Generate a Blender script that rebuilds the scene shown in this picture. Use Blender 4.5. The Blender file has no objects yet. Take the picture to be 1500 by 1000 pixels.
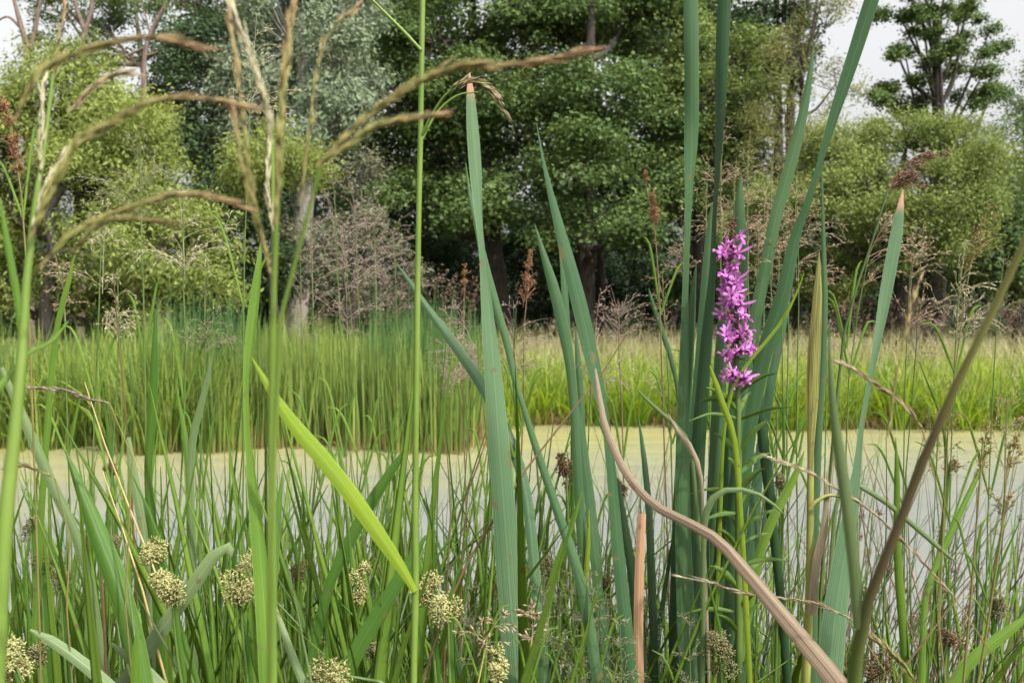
import bpy, math, random
import numpy as np
from mathutils import Vector, Matrix

# ---------------------------------------------------------------- camera, sky, sun, exposure
scene = bpy.context.scene
COL = scene.collection
CAM = np.array((0.0, 0.0, 1.4))
F = 35.0 / 36.0 * 1500.0
PITCH = math.atan(30.0 / F)
cam_data = bpy.data.cameras.new('camera')
cam = bpy.data.objects.new('camera', cam_data)
COL.objects.link(cam)
cam.location = CAM
cam.rotation_euler = (math.pi / 2 - PITCH, 0, 0)
cam_data.lens = 35.0
cam_data.sensor_width = 36.0
cam_data.clip_start = 0.02
cam_data.clip_end = 3000
cam_data.dof.use_dof = True
cam_data.dof.focus_distance = 1.0
cam_data.dof.aperture_fstop = 17.0
scene.camera = cam

SUN_DIR = Vector((0.50, -0.55, 1.0)).normalized()          # towards the sun
world = bpy.data.worlds.new('World')
scene.world = world
world.use_nodes = True
wn = world.node_tree
wn.nodes.clear()
w_out = wn.nodes.new('ShaderNodeOutputWorld')
w_bg = wn.nodes.new('ShaderNodeBackground')
w_sky = wn.nodes.new('ShaderNodeTexSky')
w_hs = wn.nodes.new('ShaderNodeHueSaturation')
w_sky.sky_type = 'NISHITA'
w_sky.sun_disc = False
w_sky.sun_elevation = math.asin(SUN_DIR.z)
w_sky.sun_rotation = math.atan2(SUN_DIR.x, SUN_DIR.y)
w_sky.dust_density = 7.0
w_sky.air_density = 1.2
w_hs.inputs['Saturation'].default_value = 0.06               # thin white cloud over the blue
w_bg.inputs['Strength'].default_value = 0.15
wn.links.new(w_sky.outputs[0], w_hs.inputs['Color'])
wn.links.new(w_hs.outputs[0], w_bg.inputs['Color'])
wn.links.new(w_bg.outputs[0], w_out.inputs['Surface'])

sun_data = bpy.data.lights.new('sun', 'SUN')
sun = bpy.data.objects.new('sun', sun_data)
COL.objects.link(sun)
sun_data.energy = 2.9
sun_data.angle = math.radians(1.5)
sun_data.color = (1.0, 0.96, 0.89)
sun.rotation_euler = SUN_DIR.to_track_quat('Z', 'Y').to_euler()

scene.view_settings.view_transform = 'Standard'
scene.view_settings.look = 'None'
scene.view_settings.exposure = 1.05
scene.view_settings.gamma = 1.0
scene.render.engine = 'CYCLES'
scene.cycles.use_denoising = True
scene.cycles.max_bounces = 6
scene.cycles.diffuse_bounces = 3
scene.cycles.transmission_bounces = 4
scene.cycles.caustics_reflective = False
scene.cycles.caustics_refractive = False

rng = np.random.default_rng(7)
random.seed(7)

# ---------------------------------------------------------------- helpers
SP, CP = math.sin(PITCH), math.cos(PITCH)
def P(px, py, d):
    """point seen at pixel (px,py) of the 1500x1000 photograph, d metres ahead of the camera"""
    x = (px - 750.0) / F * d
    y = (500.0 - py) / F * d
    return CAM + np.array((x, d * CP + y * SP, -d * SP + y * CP))

def put(o, parent=None, label=None, cat=None, group=None, kind=None):
    COL.objects.link(o)
    if parent is not None:
        o.parent = parent
    for k, v in (('label', label), ('category', cat), ('group', group), ('kind', kind)):
        if v is not None:
            o[k] = v
    return o

NEARBY = [(20, 'the thick stalk with cream strands'), (140, 'the broad leaning dark green blade'), (245, 'the double cream flower head'), (320, 'the sharply folded grey blade'), (390, 'the upright yellow-green blade'),
          (490, 'the two slanting green blades'), (610, 'the thin bright stalk'), (680, 'the round cream flower head'), (750, 'the tall broad cattail blade'), (850, 'the curved cattail blade'), (935, 'the broken orange blade'), (1020, 'the large dark cattail'),
          (1085, 'the purple flower spike'), (1187, 'the brown-sheathed reed'), (1250, 'the forked stalk'), (1320, 'the blade standing in clear water'), (1400, 'the spindly seed sprays'), (1490, 'the low broad right blade')]
ACROSS = [(40, 'the stooping dark trunk'), (160, 'the yellow-green willow bush'), (290, 'the dark shrub'), (410, 'the silvery willow'), (520, 'the grey willow scrub'), (660, 'the leaning-bough oak'), (860, 'the two-trunked oak'), (1020, 'the lighter green oak'),
          (1150, 'the wispy willow'), (1270, 'the shaded bush under the willow'), (1370, 'the spreading willow'), (1490, 'the deep green end tree')]
def beside(table, x, y):
    px = 750 + x / max(y, .1) * F
    return min(table, key=lambda e: abs(e[0] - px))[1]

def thing(name, loc, label, cat, group=None, rz=0.0):
    o = bpy.data.objects.new(name, None)
    o.empty_display_size = 0.05
    o.location = [float(c) for c in loc]
    o.rotation_euler = (0, 0, rz)
    return put(o, None, label, cat, group, 'thing')

def np_mesh(name, V, Q, mat, attrs=None, smooth=False):
    """mesh from an (N,3) vertex array and an (M,k) face array"""
    V = np.asarray(V, np.float32).reshape(-1, 3)
    Q = np.asarray(Q, np.int32)
    m = bpy.data.meshes.new(name)
    m.vertices.add(len(V))
    m.vertices.foreach_set('co', V.ravel())
    k = Q.shape[1]
    m.loops.add(Q.size)
    m.loops.foreach_set('vertex_index', Q.ravel())
    m.polygons.add(len(Q))
    m.polygons.foreach_set('loop_start', np.arange(0, Q.size, k, dtype=np.int32))
    if smooth:
        m.polygons.foreach_set('use_smooth', np.ones(len(Q), bool))
    for an, av in (attrs or {}).items():
        a = m.attributes.new(an, 'FLOAT', 'POINT')
        a.data.foreach_set('value', np.asarray(av, np.float32).ravel())
    m.materials.append(mat)
    m.update()
    m.validate()
    return m

def obj(name, mesh, parent=None, **kw):
    return put(bpy.data.objects.new(name, mesh), parent, **kw)

def unit(v):
    v = np.asarray(v, float)
    return v / np.maximum(np.linalg.norm(v, axis=-1, keepdims=True), 1e-9)

def smooth(ctrl, n):
    """Catmull-Rom through the rows of ctrl (any number of columns)"""
    c = np.asarray(ctrl, float)
    if len(c) == 2:
        t = np.linspace(0, 1, n)[:, None]
        return c[0] * (1 - t) + c[1] * t
    c = np.vstack([2 * c[0] - c[1], c, 2 * c[-1] - c[-2]])
    seg = np.linalg.norm(np.diff(c[1:-1, :3], axis=0), axis=1) + 1e-6
    cum = np.concatenate([[0], np.cumsum(seg)])
    s = np.linspace(0, cum[-1], n)
    i = np.clip(np.searchsorted(cum, s, side='right') - 1, 0, len(seg) - 1)
    t = ((s - cum[i]) / seg[i])[:, None]
    p0, p1, p2, p3 = c[i], c[i + 1], c[i + 2], c[i + 3]
    return 0.5 * (2 * p1 + (p2 - p0) * t + (2 * p0 - 5 * p1 + 4 * p2 - p3) * t * t + (3 * p1 - p0 - 3 * p2 + p3) * t ** 3)

def frames(p):
    t = unit(np.gradient(p, axis=0))
    ref = np.where(np.abs(t[:, 2:3]) > 0.9, np.array([[0., 1., 0.]]), np.array([[0., 0., 1.]]))
    a = unit(np.cross(t, ref))
    return t, a, np.cross(t, a)

def tube_data(ctrl, radii, n=10, sides=6, wob=0.0):
    q = smooth(np.column_stack([np.asarray(ctrl, float), np.asarray(radii, float)]), n)
    p, r = q[:, :3], np.maximum(q[:, 3], 1e-4)
    t = unit(np.gradient(p, axis=0))
    a0 = np.array((1., 0, 0)) if abs(t[0, 0]) < 0.8 else np.array((0, 1., 0))
    a = unit(a0 - t * (t @ a0)[:, None])
    b = np.cross(t, a)
    th = np.arange(sides) * 2 * math.pi / sides
    ring = np.cos(th)[None, :, None] * a[:, None] + np.sin(th)[None, :, None] * b[:, None]
    if wob:
        r = r * (1 + wob * np.sin(np.arange(n) * 1.7))
    V = p[:, None] + ring * r[:, None, None]
    idx = np.arange(n * sides).reshape(n, sides)
    Q = np.stack([idx[:-1], np.roll(idx[:-1], -1, 1), np.roll(idx[1:], -1, 1), idx[1:]], -1).reshape(-1, 4)
    V = V.reshape(-1, 3)
    al = np.repeat(np.linspace(0, 1, n), sides)
    # closed ends
    V = np.vstack([V, p[0], p[-1]])
    al = np.append(al, (0, 1))
    c0, c1 = n * sides, n * sides + 1
    e = [[c0, idx[0, (j + 1) % sides], idx[0, j], c0] for j in range(0)]
    caps = np.array([[idx[0, j], idx[0, (j + 2) % sides], idx[0, (j + 1) % sides], idx[0, j]] for j in range(0)], int).reshape(-1, 4)
    return V, Q, al

def join(parts):
    """join (V,Q,attr) tuples with the same face size"""
    Vs, Qs, As, o = [], [], [], 0
    for V, Q, A in parts:
        Vs.append(V); Qs.append(Q + o); As.append(A); o += len(V)
    return np.vstack(Vs), np.vstack(Qs), np.concatenate(As)

def leaf_quads(pos, d, nrm, L, W):
    """kite-shaped leaves: (N,4,3) vertices"""
    s = unit(np.cross(d, nrm))
    L = np.broadcast_to(np.asarray(L, float).reshape(-1, 1), (len(pos), 1))
    W = np.broadcast_to(np.asarray(W, float).reshape(-1, 1), (len(pos), 1))
    mid = pos - d * L * 0.06 + nrm * L * 0.05
    return np.stack([pos - d * L * 0.5, mid + s * W * 0.5, pos + d * L * 0.5, mid - s * W * 0.5], 1)

# ---------------------------------------------------------------- materials
MATS = {}
def new_mat(name):
    m = bpy.data.materials.new(name)
    m.use_nodes = True
    m.node_tree.nodes.clear()
    return m, m.node_tree.nodes, m.node_tree.links

def mixc(n, l, fac, a, b):
    x = n.new('ShaderNodeMix'); x.data_type = 'RGBA'
    if isinstance(fac, float): x.inputs[0].default_value = fac
    else: l.new(fac, x.inputs[0])
    for s, c in ((6, a), (7, b)):
        if isinstance(c, tuple): x.inputs[s].default_value = (*c, 1)
        else: l.new(c, x.inputs[s])
    return x.outputs[2]

def attr(n, name):
    a = n.new('ShaderNodeAttribute'); a.attribute_name = name
    return a.outputs['Fac']

def ramp(n, l, fac, stops):
    r = n.new('ShaderNodeValToRGB')
    e = r.color_ramp.elements
    while len(e) < len(stops): e.new(0.5)
    for el, (p, c) in zip(e, stops):
        el.position = p
        el.color = (c, c, c, 1) if not isinstance(c, tuple) else (*c, 1)
    l.new(fac, r.inputs[0])
    return r.outputs[0]

def foliage(name, c1, c2, trans=0.3, rough=0.55, tcol=None, noise=None, spec=0.12):
    """small bulk leaves: colour varies leaf by leaf and spray by spray through the tint attribute"""
    m, n, l = new_mat(name)
    col = mixc(n, l, attr(n, 'tint'), c1, c2)
    if noise:
        geo = n.new('ShaderNodeTexCoord')
        nz = n.new('ShaderNodeTexNoise'); nz.inputs['Scale'].default_value = noise[0]
        l.new(geo.outputs['Object'], nz.inputs['Vector'])
        col = mixc(n, l, ramp(n, l, nz.outputs[0], [(0.4, 0.0), (0.65, 1.0)]), col, noise[1])
    finish_leaf(m, n, l, col, trans, rough, tcol, spec)
    MATS[name] = m
    return m

def finish_leaf(m, n, l, col, trans, rough, tcol, spec):
    b = n.new('ShaderNodeBsdfPrincipled')
    b.inputs['Roughness'].default_value = rough
    b.inputs['Specular IOR Level'].default_value = spec
    l.new(col, b.inputs['Base Color'])
    t = n.new('ShaderNodeBsdfTranslucent')
    if tcol: t.inputs[0].default_value = (*tcol, 1)
    else:
        g = n.new('ShaderNodeHueSaturation')
        g.inputs['Hue'].default_value = 0.485
        g.inputs['Saturation'].default_value = 1.1
        g.inputs['Value'].default_value = 1.5
        l.new(col, g.inputs['Color']); l.new(g.outputs[0], t.inputs[0])
    mx = n.new('ShaderNodeMixShader'); mx.inputs[0].default_value = trans
    o = n.new('ShaderNodeOutputMaterial')
    l.new(b.outputs[0], mx.inputs[1]); l.new(t.outputs[0], mx.inputs[2]); l.new(mx.outputs[0], o.inputs[0])

def blade_mat(name, c1, c2, tip=None, base=None, trans=0.25, rough=0.5, stripe=0.5, tip_at=0.97, spots=None, spec=0.2, sharp=0.22):
    """broad blades: parallel veins across, slow colour drift along, own colour of dry tip and of the base"""
    m, n, l = new_mat(name)
    ac, al = attr(n, 'across'), attr(n, 'along')
    oi = n.new('ShaderNodeObjectInfo')
    cmb = n.new('ShaderNodeCombineXYZ')
    mu = n.new('ShaderNodeMath'); mu.operation = 'MULTIPLY'; mu.inputs[1].default_value = 9.0
    l.new(ac, mu.inputs[0]); l.new(mu.outputs[0], cmb.inputs[0])
    m2 = n.new('ShaderNodeMath'); m2.operation = 'MULTIPLY'; m2.inputs[1].default_value = 2.5
    l.new(al, m2.inputs[0]); l.new(m2.outputs[0], cmb.inputs[1])
    m3 = n.new('ShaderNodeMath'); m3.operation = 'MULTIPLY'; m3.inputs[1].default_value = 50.0
    l.new(oi.outputs['Random'], m3.inputs[0]); l.new(m3.outputs[0], cmb.inputs[2])
    nz = n.new('ShaderNodeTexNoise'); nz.inputs['Scale'].default_value = 1.6; nz.inputs['Detail'].default_value = 4
    l.new(cmb.outputs[0], nz.inputs['Vector'])
    f = ramp(n, l, nz.outputs[0], [(0.5 - sharp, 0.0), (0.5 + sharp, 1.0)])
    fm = n.new('ShaderNodeMath'); fm.operation = 'MULTIPLY_ADD'; fm.inputs[1].default_value = stripe
    l.new(f, fm.inputs[0])
    r2 = n.new('ShaderNodeMath'); r2.operation = 'MULTIPLY'; r2.inputs[1].default_value = 1 - stripe
    l.new(oi.outputs['Random'], r2.inputs[0]); l.new(r2.outputs[0], fm.inputs[2])
    col = mixc(n, l, fm.outputs[0], c1, c2)
    # fine parallel veins, paler midrib; the pale margin paints in light caught by the edge
    cf = n.new('ShaderNodeCombineXYZ')
    mf = n.new('ShaderNodeMath'); mf.operation = 'MULTIPLY'; mf.inputs[1].default_value = 30.0
    l.new(ac, mf.inputs[0]); l.new(mf.outputs[0], cf.inputs[0]); l.new(m2.outputs[0], cf.inputs[1]); l.new(m3.outputs[0], cf.inputs[2])
    nv = n.new('ShaderNodeTexNoise'); nv.inputs['Scale'].default_value = 1.0; nv.inputs['Detail'].default_value = 2
    l.new(cf.outputs[0], nv.inputs['Vector'])
    dk = n.new('ShaderNodeHueSaturation'); dk.inputs['Value'].default_value = 0.62; dk.inputs['Saturation'].default_value = 1.05
    l.new(col, dk.inputs['Color'])
    col = mixc(n, l, ramp(n, l, nv.outputs[0], [(0.35, 0.75), (0.62, 0.0)]), col, dk.outputs[0])
    ab = n.new('ShaderNodeMath'); ab.operation = 'ABSOLUTE'; l.new(ac, ab.inputs[0])
    pl = n.new('ShaderNodeHueSaturation'); pl.inputs['Value'].default_value = 1.45; pl.inputs['Saturation'].default_value = 0.85
    l.new(col, pl.inputs['Color'])
    col = mixc(n, l, ramp(n, l, ab.outputs[0], [(0.0, 0.7), (0.07, 0.0), (0.90, 0.0), (0.98, 0.6)]), col, pl.outputs[0])
    # large weathered patches along the blade, then small insect marks
    tw = n.new('ShaderNodeTexCoord')
    nw_ = n.new('ShaderNodeTexNoise'); nw_.inputs['Scale'].default_value = 7.0; nw_.inputs['Detail'].default_value = 4
    l.new(tw.outputs['Object'], nw_.inputs['Vector'])
    yl = n.new('ShaderNodeHueSaturation'); yl.inputs['Hue'].default_value = 0.47; yl.inputs['Value'].default_value = 1.25
    l.new(col, yl.inputs['Color'])
    col = mixc(n, l, ramp(n, l, nw_.outputs[0], [(0.45, 0.0), (0.7, 0.6)]), col, yl.outputs[0])
    tc = n.new('ShaderNodeTexCoord')
    nb = n.new('ShaderNodeTexNoise'); nb.inputs['Scale'].default_value = 60.0; nb.inputs['Detail'].default_value = 3
    l.new(tc.outputs['Object'], nb.inputs['Vector'])
    col = mixc(n, l, ramp(n, l, nb.outputs[0], [(0.66, 0.0), (0.72, 0.8)]), col, spots or (0.12, 0.09, 0.04))
    if base: col = mixc(n, l, ramp(n, l, al, [(0.0, 1.0), (0.35, 0.0)]), col, base)
    if tip:
        jj = n.new('ShaderNodeMath'); jj.operation = 'MULTIPLY_ADD'; jj.inputs[1].default_value = 0.012
        l.new(nz.outputs[0], jj.inputs[0]); l.new(al, jj.inputs[2])
        col = mixc(n, l, ramp(n, l, jj.outputs[0], [(tip_at, 0.0), (tip_at + 0.006, 1.0)]), col, tip)
    finish_leaf(m, n, l, col, trans, rough, None, spec)
    b = [x for x in n if x.type == 'BSDF_PRINCIPLED'][0]
    wv = n.new('ShaderNodeMath'); wv.operation = 'SINE'
    m4 = n.new('ShaderNodeMath'); m4.operation = 'MULTIPLY'; m4.inputs[1].default_value = 45.0
    l.new(ac, m4.inputs[0]); l.new(m4.outputs[0], wv.inputs[0])
    bp = n.new('ShaderNodeBump'); bp.inputs['Strength'].default_value = 0.25; bp.inputs['Distance'].default_value = 0.0006
    l.new(wv.outputs[0], bp.inputs['Height']); l.new(bp.outputs[0], b.inputs['Normal'])
    MATS[name] = m
    return m

def plain(name, c1, c2, scale=30.0, rough=0.7, trans=0.0, bump=0.0, stretch=None):
    """noise between two colours, for stems, bark, mud"""
    m, n, l = new_mat(name)
    tc = n.new('ShaderNodeTexCoord')
    vec = tc.outputs['Object']
    if stretch:
        mp = n.new('ShaderNodeMapping'); mp.inputs['Scale'].default_value = stretch
        l.new(vec, mp.inputs[0]); vec = mp.outputs[0]
    nz = n.new('ShaderNodeTexNoise'); nz.inputs['Scale'].default_value = scale; nz.inputs['Detail'].default_value = 5
    l.new(vec, nz.inputs['Vector'])
    col = mixc(n, l, ramp(n, l, nz.outputs[0], [(0.33, 0.0), (0.67, 1.0)]), c1, c2)
    if trans > 0:
        finish_leaf(m, n, l, col, trans, rough, None, 0.25)
    else:
        b = n.new('ShaderNodeBsdfPrincipled'); b.inputs['Roughness'].default_value = rough
        b.inputs['Specular IOR Level'].default_value = 0.25
        l.new(col, b.inputs['Base Color'])
        if bump:
            bp = n.new('ShaderNodeBump'); bp.inputs['Strength'].default_value = bump; bp.inputs['Distance'].default_value = 0.03
            l.new(nz.outputs[0], bp.inputs['Height']); l.new(bp.outputs[0], b.inputs['Normal'])
        o = n.new('ShaderNodeOutputMaterial'); l.new(b.outputs[0], o.inputs[0])
    MATS[name] = m
    return m

foliage('oak_leaf', (0.032, 0.068, 0.022), (0.135, 0.190, 0.056), 0.28)
foliage('oak_light', (0.060, 0.102, 0.028), (0.185, 0.235, 0.066), 0.3)
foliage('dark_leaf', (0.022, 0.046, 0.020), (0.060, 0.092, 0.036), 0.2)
foliage('willow_leaf', (0.095, 0.135, 0.032), (0.280, 0.325, 0.090), 0.32)
foliage('willow_right', (0.075, 0.120, 0.034), (0.255, 0.295, 0.086), 0.32)
foliage('silver_leaf', (0.100, 0.138, 0.080), (0.285, 0.340, 0.215), 0.2)
foliage('wispy_leaf', (0.120, 0.135, 0.045), (0.240, 0.250, 0.090), 0.3)
foliage('scrub_leaf', (0.085, 0.095, 0.055), (0.215, 0.215, 0.135), 0.2)
foliage('far_leaf', (0.020, 0.040, 0.018), (0.055, 0.085, 0.032), 0.25)
plain('bark_dark', (0.022, 0.018, 0.015), (0.060, 0.050, 0.040), 6.0, 0.9, bump=0.8, stretch=(4, 4, 0.7))
plain('bark_pink', (0.075, 0.055, 0.045), (0.20, 0.145, 0.115), 8.0, 0.9, bump=0.6, stretch=(4, 4, 0.7))
plain('bark_grey', (0.20, 0.18, 0.15), (0.36, 0.34, 0.30), 8.0, 0.9, bump=0.6, stretch=(4, 4, 0.7))
# ---------------------------------------------------------------- ground, pond
def far_shore(x):
    left = 11.05 - 0.03 * (x + 3) + 0.25 * np.sin(x * 2.1) + 0.12 * np.sin(x * 5.3 + 1)
    right = 13.5 - 0.11 * x + 0.15 * np.sin(x * 1.3)
    k = 1 / (1 + np.exp(-(x + 0.28) * 9))
    return left * (1 - k) + right * k
def near_shore(x):
    return 2.75 + 0.18 * np.sin(x * 1.7 + 0.5) + 0.08 * np.sin(x * 4.1)
def gz(x, y):
    """height of the ground; the water stands at 0"""
    x = np.asarray(x, float); y = np.asarray(y, float)
    n = 0.03 * np.sin(x * 3.1 + y * 1.3) + 0.02 * np.sin(x * 7.7 - y * 5.1)
    near = np.clip((near_shore(x) - y) * 0.16, -0.5, 0.32)
    far = np.clip((y - far_shore(x)) * 0.22, -0.5, 0.28) + np.clip((y - 16) * 0.02, 0, 0.6)
    h = np.where(y < 7, near, far)
    side = np.clip((np.abs(x) - 34) * 0.1, -0.6, 0.4)
    return np.maximum(h, side) + n * np.clip(1 - np.abs(y) / 60, 0, 1)
def G(x, y):
    return float(gz(x, y))

def spread_axis(fine0, fine1, step, far0, far1, n):
    a = np.arange(fine0, fine1 + 1e-6, step)
    t = np.linspace(0, 1, n + 1)[1:] ** 2.5
    return np.concatenate([(fine0 + (far0 - fine0) * t)[::-1], a, fine1 + (far1 - fine1) * t])
gx = spread_axis(-14, 14, 0.3, -1500, 1500, 24)
gy = spread_axis(-3, 24, 0.3, -600, 2200, 26)
GX, GY = np.meshgrid(gx, gy)
GV = np.stack([GX, GY, gz(GX, GY)], -1).reshape(-1, 3)
gi = np.arange(len(GV)).reshape(GX.shape)
GQ = np.stack([gi[:-1, :-1], gi[:-1, 1:], gi[1:, 1:], gi[1:, :-1]], -1).reshape(-1, 4)
m_ground = plain('ground_soil', (0.045, 0.040, 0.022), (0.095, 0.105, 0.038), 1.6, 0.95, bump=0.7)
obj('ground', np_mesh('ground', GV, GQ, m_ground, smooth=True), kind='structure',
    label='dark soil banks round the pond and meadow beyond')

# water under a thin film of pollen and duckweed: yellower along the far reeds, bluish grey this side, the sky's reflection put into the colour
m, n, l = new_mat('pond_film')
tc = n.new('ShaderNodeTexCoord')
sx = n.new('ShaderNodeSeparateXYZ'); l.new(tc.outputs['Object'], sx.inputs[0])
mp = n.new('ShaderNodeMapping'); mp.inputs['Scale'].default_value = (0.35, 1.0, 1.0); l.new(tc.outputs['Object'], mp.inputs[0])
nz = n.new('ShaderNodeTexNoise'); nz.inputs['Scale'].default_value = 1.1; nz.inputs['Detail'].default_value = 6; l.new(mp.outputs[0], nz.inputs['Vector'])
nf = n.new('ShaderNodeTexNoise'); nf.inputs['Scale'].default_value = 26.0; nf.inputs['Detail'].default_value = 5; l.new(mp.outputs[0], nf.inputs['Vector'])
# distance from the far reeds drifts with x: the film is blown to the far left
a1 = n.new('ShaderNodeMath'); a1.operation = 'MULTIPLY_ADD'; a1.inputs[1].default_value = -0.22; l.new(sx.outputs[0], a1.inputs[0]); l.new(sx.outputs[1], a1.inputs[2])
a2 = n.new('ShaderNodeMath'); a2.operation = 'MULTIPLY_ADD'; a2.inputs[1].default_value = 3.0; l.new(nz.outputs[0], a2.inputs[0]); l.new(a1.outputs[0], a2.inputs[2])
mr = n.new('ShaderNodeMapRange'); mr.inputs[1].default_value = 8.6; mr.inputs[2].default_value = 13.2; l.new(a2.outputs[0], mr.inputs[0])
film = mixc(n, l, mr.outputs[0], (0.172, 0.180, 0.182), (0.285, 0.262, 0.090))
film = mixc(n, l, ramp(n, l, nf.outputs[0], [(0.36, 0.0), (0.66, 0.35)]), film, (0.235, 0.228, 0.185))
ms = n.new('ShaderNodeMapping'); ms.inputs['Scale'].default_value = (0.5, 2.6, 1.0); ms.inputs['Rotation'].default_value = (0, 0, 0.2); l.new(tc.outputs['Object'], ms.inputs[0])
ns = n.new('ShaderNodeTexNoise'); ns.inputs['Scale'].default_value = 1.0; ns.inputs['Detail'].default_value = 7; ns.inputs['Roughness'].default_value = 0.65; l.new(ms.outputs[0], ns.inputs['Vector'])
film = mixc(n, l, ramp(n, l, ns.outputs[0], [(0.42, 0.0), (0.66, 0.45)]), film, (0.165, 0.168, 0.145))
nd = n.new('ShaderNodeTexNoise'); nd.inputs['Scale'].default_value = 9.0; nd.inputs['Detail'].default_value = 8; l.new(tc.outputs['Object'], nd.inputs['Vector'])
film = mixc(n, l, ramp(n, l, nd.outputs[0], [(0.66, 0.0), (0.72, 0.5)]), film, (0.16, 0.15, 0.08))
b = n.new('ShaderNodeBsdfPrincipled'); l.new(film, b.inputs['Base Color'])
b.inputs['Roughness'].default_value = 0.22
b.inputs['IOR'].default_value = 1.33
b.inputs['Specular IOR Level'].default_value = 0.5
bp = n.new('ShaderNodeBump'); bp.inputs['Strength'].default_value = 0.10; bp.inputs['Distance'].default_value = 0.02
l.new(nf.outputs[0], bp.inputs['Height']); l.new(bp.outputs[0], b.inputs['Normal'])
o = n.new('ShaderNodeOutputMaterial'); l.new(b.outputs[0], o.inputs[0])
obj('water', np_mesh('water', [(-45, 1.5, 0), (45, 1.5, 0), (45, 17, 0), (-45, 17, 0)], [(0, 1, 2, 3)], m), kind='structure',
    label='still pond water under a pale yellowish pollen film')

# ---------------------------------------------------------------- trees
def tree(name, label, base, trunk_r, lobes, leaf, bark, L=0.10, W=0.055, per=110, clump=0.42, dens=1.0, flat=0.6,
         up=0.7, droop=0.0, shell=0.35, group='trees and bushes behind the reeds', trunk_top=None, seed=0, limb_every=1, sub=9, twig=0.35, cat='tree', lean=None):
    """lobes: (px, py, d, rx_px, rz_px) masses of the crown as seen in the photograph, each at its own distance"""
    r = np.random.default_rng(seed + 11)
    bx, by = base
    root = thing(name, (bx, by, G(bx, by)), label, cat, group)
    o0 = np.array((bx, by, G(bx, by)))
    ls = []
    for (px, py, d, rx, rz) in lobes:
        c = P(px, py, d); ls.append((c, np.array((rx / F * d, (rx + rz) / 2 / F * d, rz / F * d))))
    top = max(c[2] for c, s in ls)
    cxy = np.mean([c[:2] for c, s in ls], 0)
    tt = np.array((bx + (cxy[0] - bx) * 0.5, by + (cxy[1] - by) * 0.5, trunk_top or top * 0.85))
    if lean is not None: tt = np.asarray(lean, float)
    mid = (o0 + tt) / 2 + np.array((r.normal() * 0.15, r.normal() * 0.15, 0))
    V, Q, al = tube_data([o0 - (0, 0, 0.3), o0 + (0, 0, 0.25), mid, tt], [trunk_r * 1.5, trunk_r * 1.1, trunk_r * 0.8, trunk_r * 0.35], 18, 10, 0.04)
    obj('trunk', np_mesh('trunk', V - o0, Q, MATS[bark], smooth=True), root)
    LV, LT, tw = [], [], []
    for li, (c, s) in enumerate(ls):
        f = np.clip((c[2] - s[2] - o0[2]) / max(tt[2] - o0[2], 0.1), 0.15, 0.9)
        if limb_every > 1: f = np.clip((c[2] - o0[2]) / (tt[2] - o0[2]) * r.uniform(0.6, 0.85), 0.4, 0.97)
        st = o0 + (tt - o0) * f
        md = (st + c) / 2 + np.array((r.normal() * 0.2, r.normal() * 0.2, -0.10 * np.linalg.norm(c - st)))
        tr = trunk_r * 0.42
        if limb_every > 1: tr *= 0.55
        if li % limb_every == 0:
            V, Q, al = tube_data([st, md, c + (0, 0, s[2] * 0.2)], [tr, tr * 0.75, tr * 0.25], 12, 7, 0.05)
            obj('limb', np_mesh('limb', V - o0, Q, MATS[bark], smooth=True), root)
        area = 4 * math.pi * ((s[0] * s[2]) ** 1.6 / 3 + (s[0] * s[1]) ** 1.6 / 3 + (s[1] * s[2]) ** 1.6 / 3) ** (1 / 1.6)
        nc = max(6, int(dens * area / (clump * clump * 1.5)))
        dr = unit(r.normal(size=(nc, 3)))
        rad = r.uniform(shell ** 2, 1.0, nc) ** 0.5
        stray = r.uniform(0, 1, nc) < 0.2
        rad *= np.where(stray, r.uniform(1.1, 1.45, nc), 1.0)
        rad *= 1 + 0.14 * np.sin(dr[:, 0] * 5 + li) * np.cos(dr[:, 2] * 4 + 2 * li)
        if sub:
            # billows: the clumps gather on the outer, upper sides of smaller lobes
            sd = unit(r.normal(size=(sub, 3)) + (0, 0, 0.25)); sc_ = c + sd * s * 0.66; ss = s * r.uniform(0.34, 0.66, sub)[:, None]
            si = r.integers(0, sub, nc)
            dr = unit(r.normal(size=(nc, 3)) + sd[si] * 0.7 + (0, 0, 0.35))
            cc = sc_[si] + dr * ss[si] * rad[:, None]
        else:
            cc = c + dr * s * rad[:, None]
        cr = clump * r.uniform(0.6, 1.35, nc) * np.where(stray, 0.6, 1.0)
        cnt = np.maximum(10, (per * (cr / clump) ** 2 * r.uniform(0.6, 1.2, nc)).astype(int))
        ci = np.repeat(np.arange(nc), cnt)
        g = r.normal(size=(len(ci), 3)) * 0.5
        pos = cc[ci] + g * cr[ci][:, None] * np.array((1, 1, flat))
        nr = unit(np.array((0, 0, up)) + 0.5 * dr[ci] + 0.5 * g + 0.75 * r.normal(size=(len(ci), 3)))
        dd = r.normal(size=(len(ci), 3)) + 0.6 * dr[ci] + np.array((0, 0, -droop))
        dd = unit(dd - nr * (dd * nr).sum(1, keepdims=True))
        sz = r.uniform(0.5, 1.5, len(ci))
        LV.append(leaf_quads(pos, dd, nr, L * sz, W * sz).reshape(-1, 3))
        ctint = r.uniform(0, 1, nc) if not sub else np.clip(r.uniform(0, 1, sub)[si] * .6 + r.uniform(0, .4, nc), 0, 1)
        LT.append(np.repeat(np.clip(ctint[ci] * 0.55 + r.uniform(0, 0.45, len(ci)), 0, 1), 4))
        pick = r.choice(nc, max(2, int(nc * twig)), replace=False)
        for k in pick:
            a = c + (cc[k] - c) * 0.15 + (0, 0, -0.1 * s[2]); e = cc[k]
            V, Q, al = tube_data([a, (a + e) / 2 + r.normal(size=3) * 0.08 * np.linalg.norm(e - a), e], [tr * 0.3, tr * 0.18, 0.006], 4, 3)
            tw.append((V, Q, al))
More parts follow.
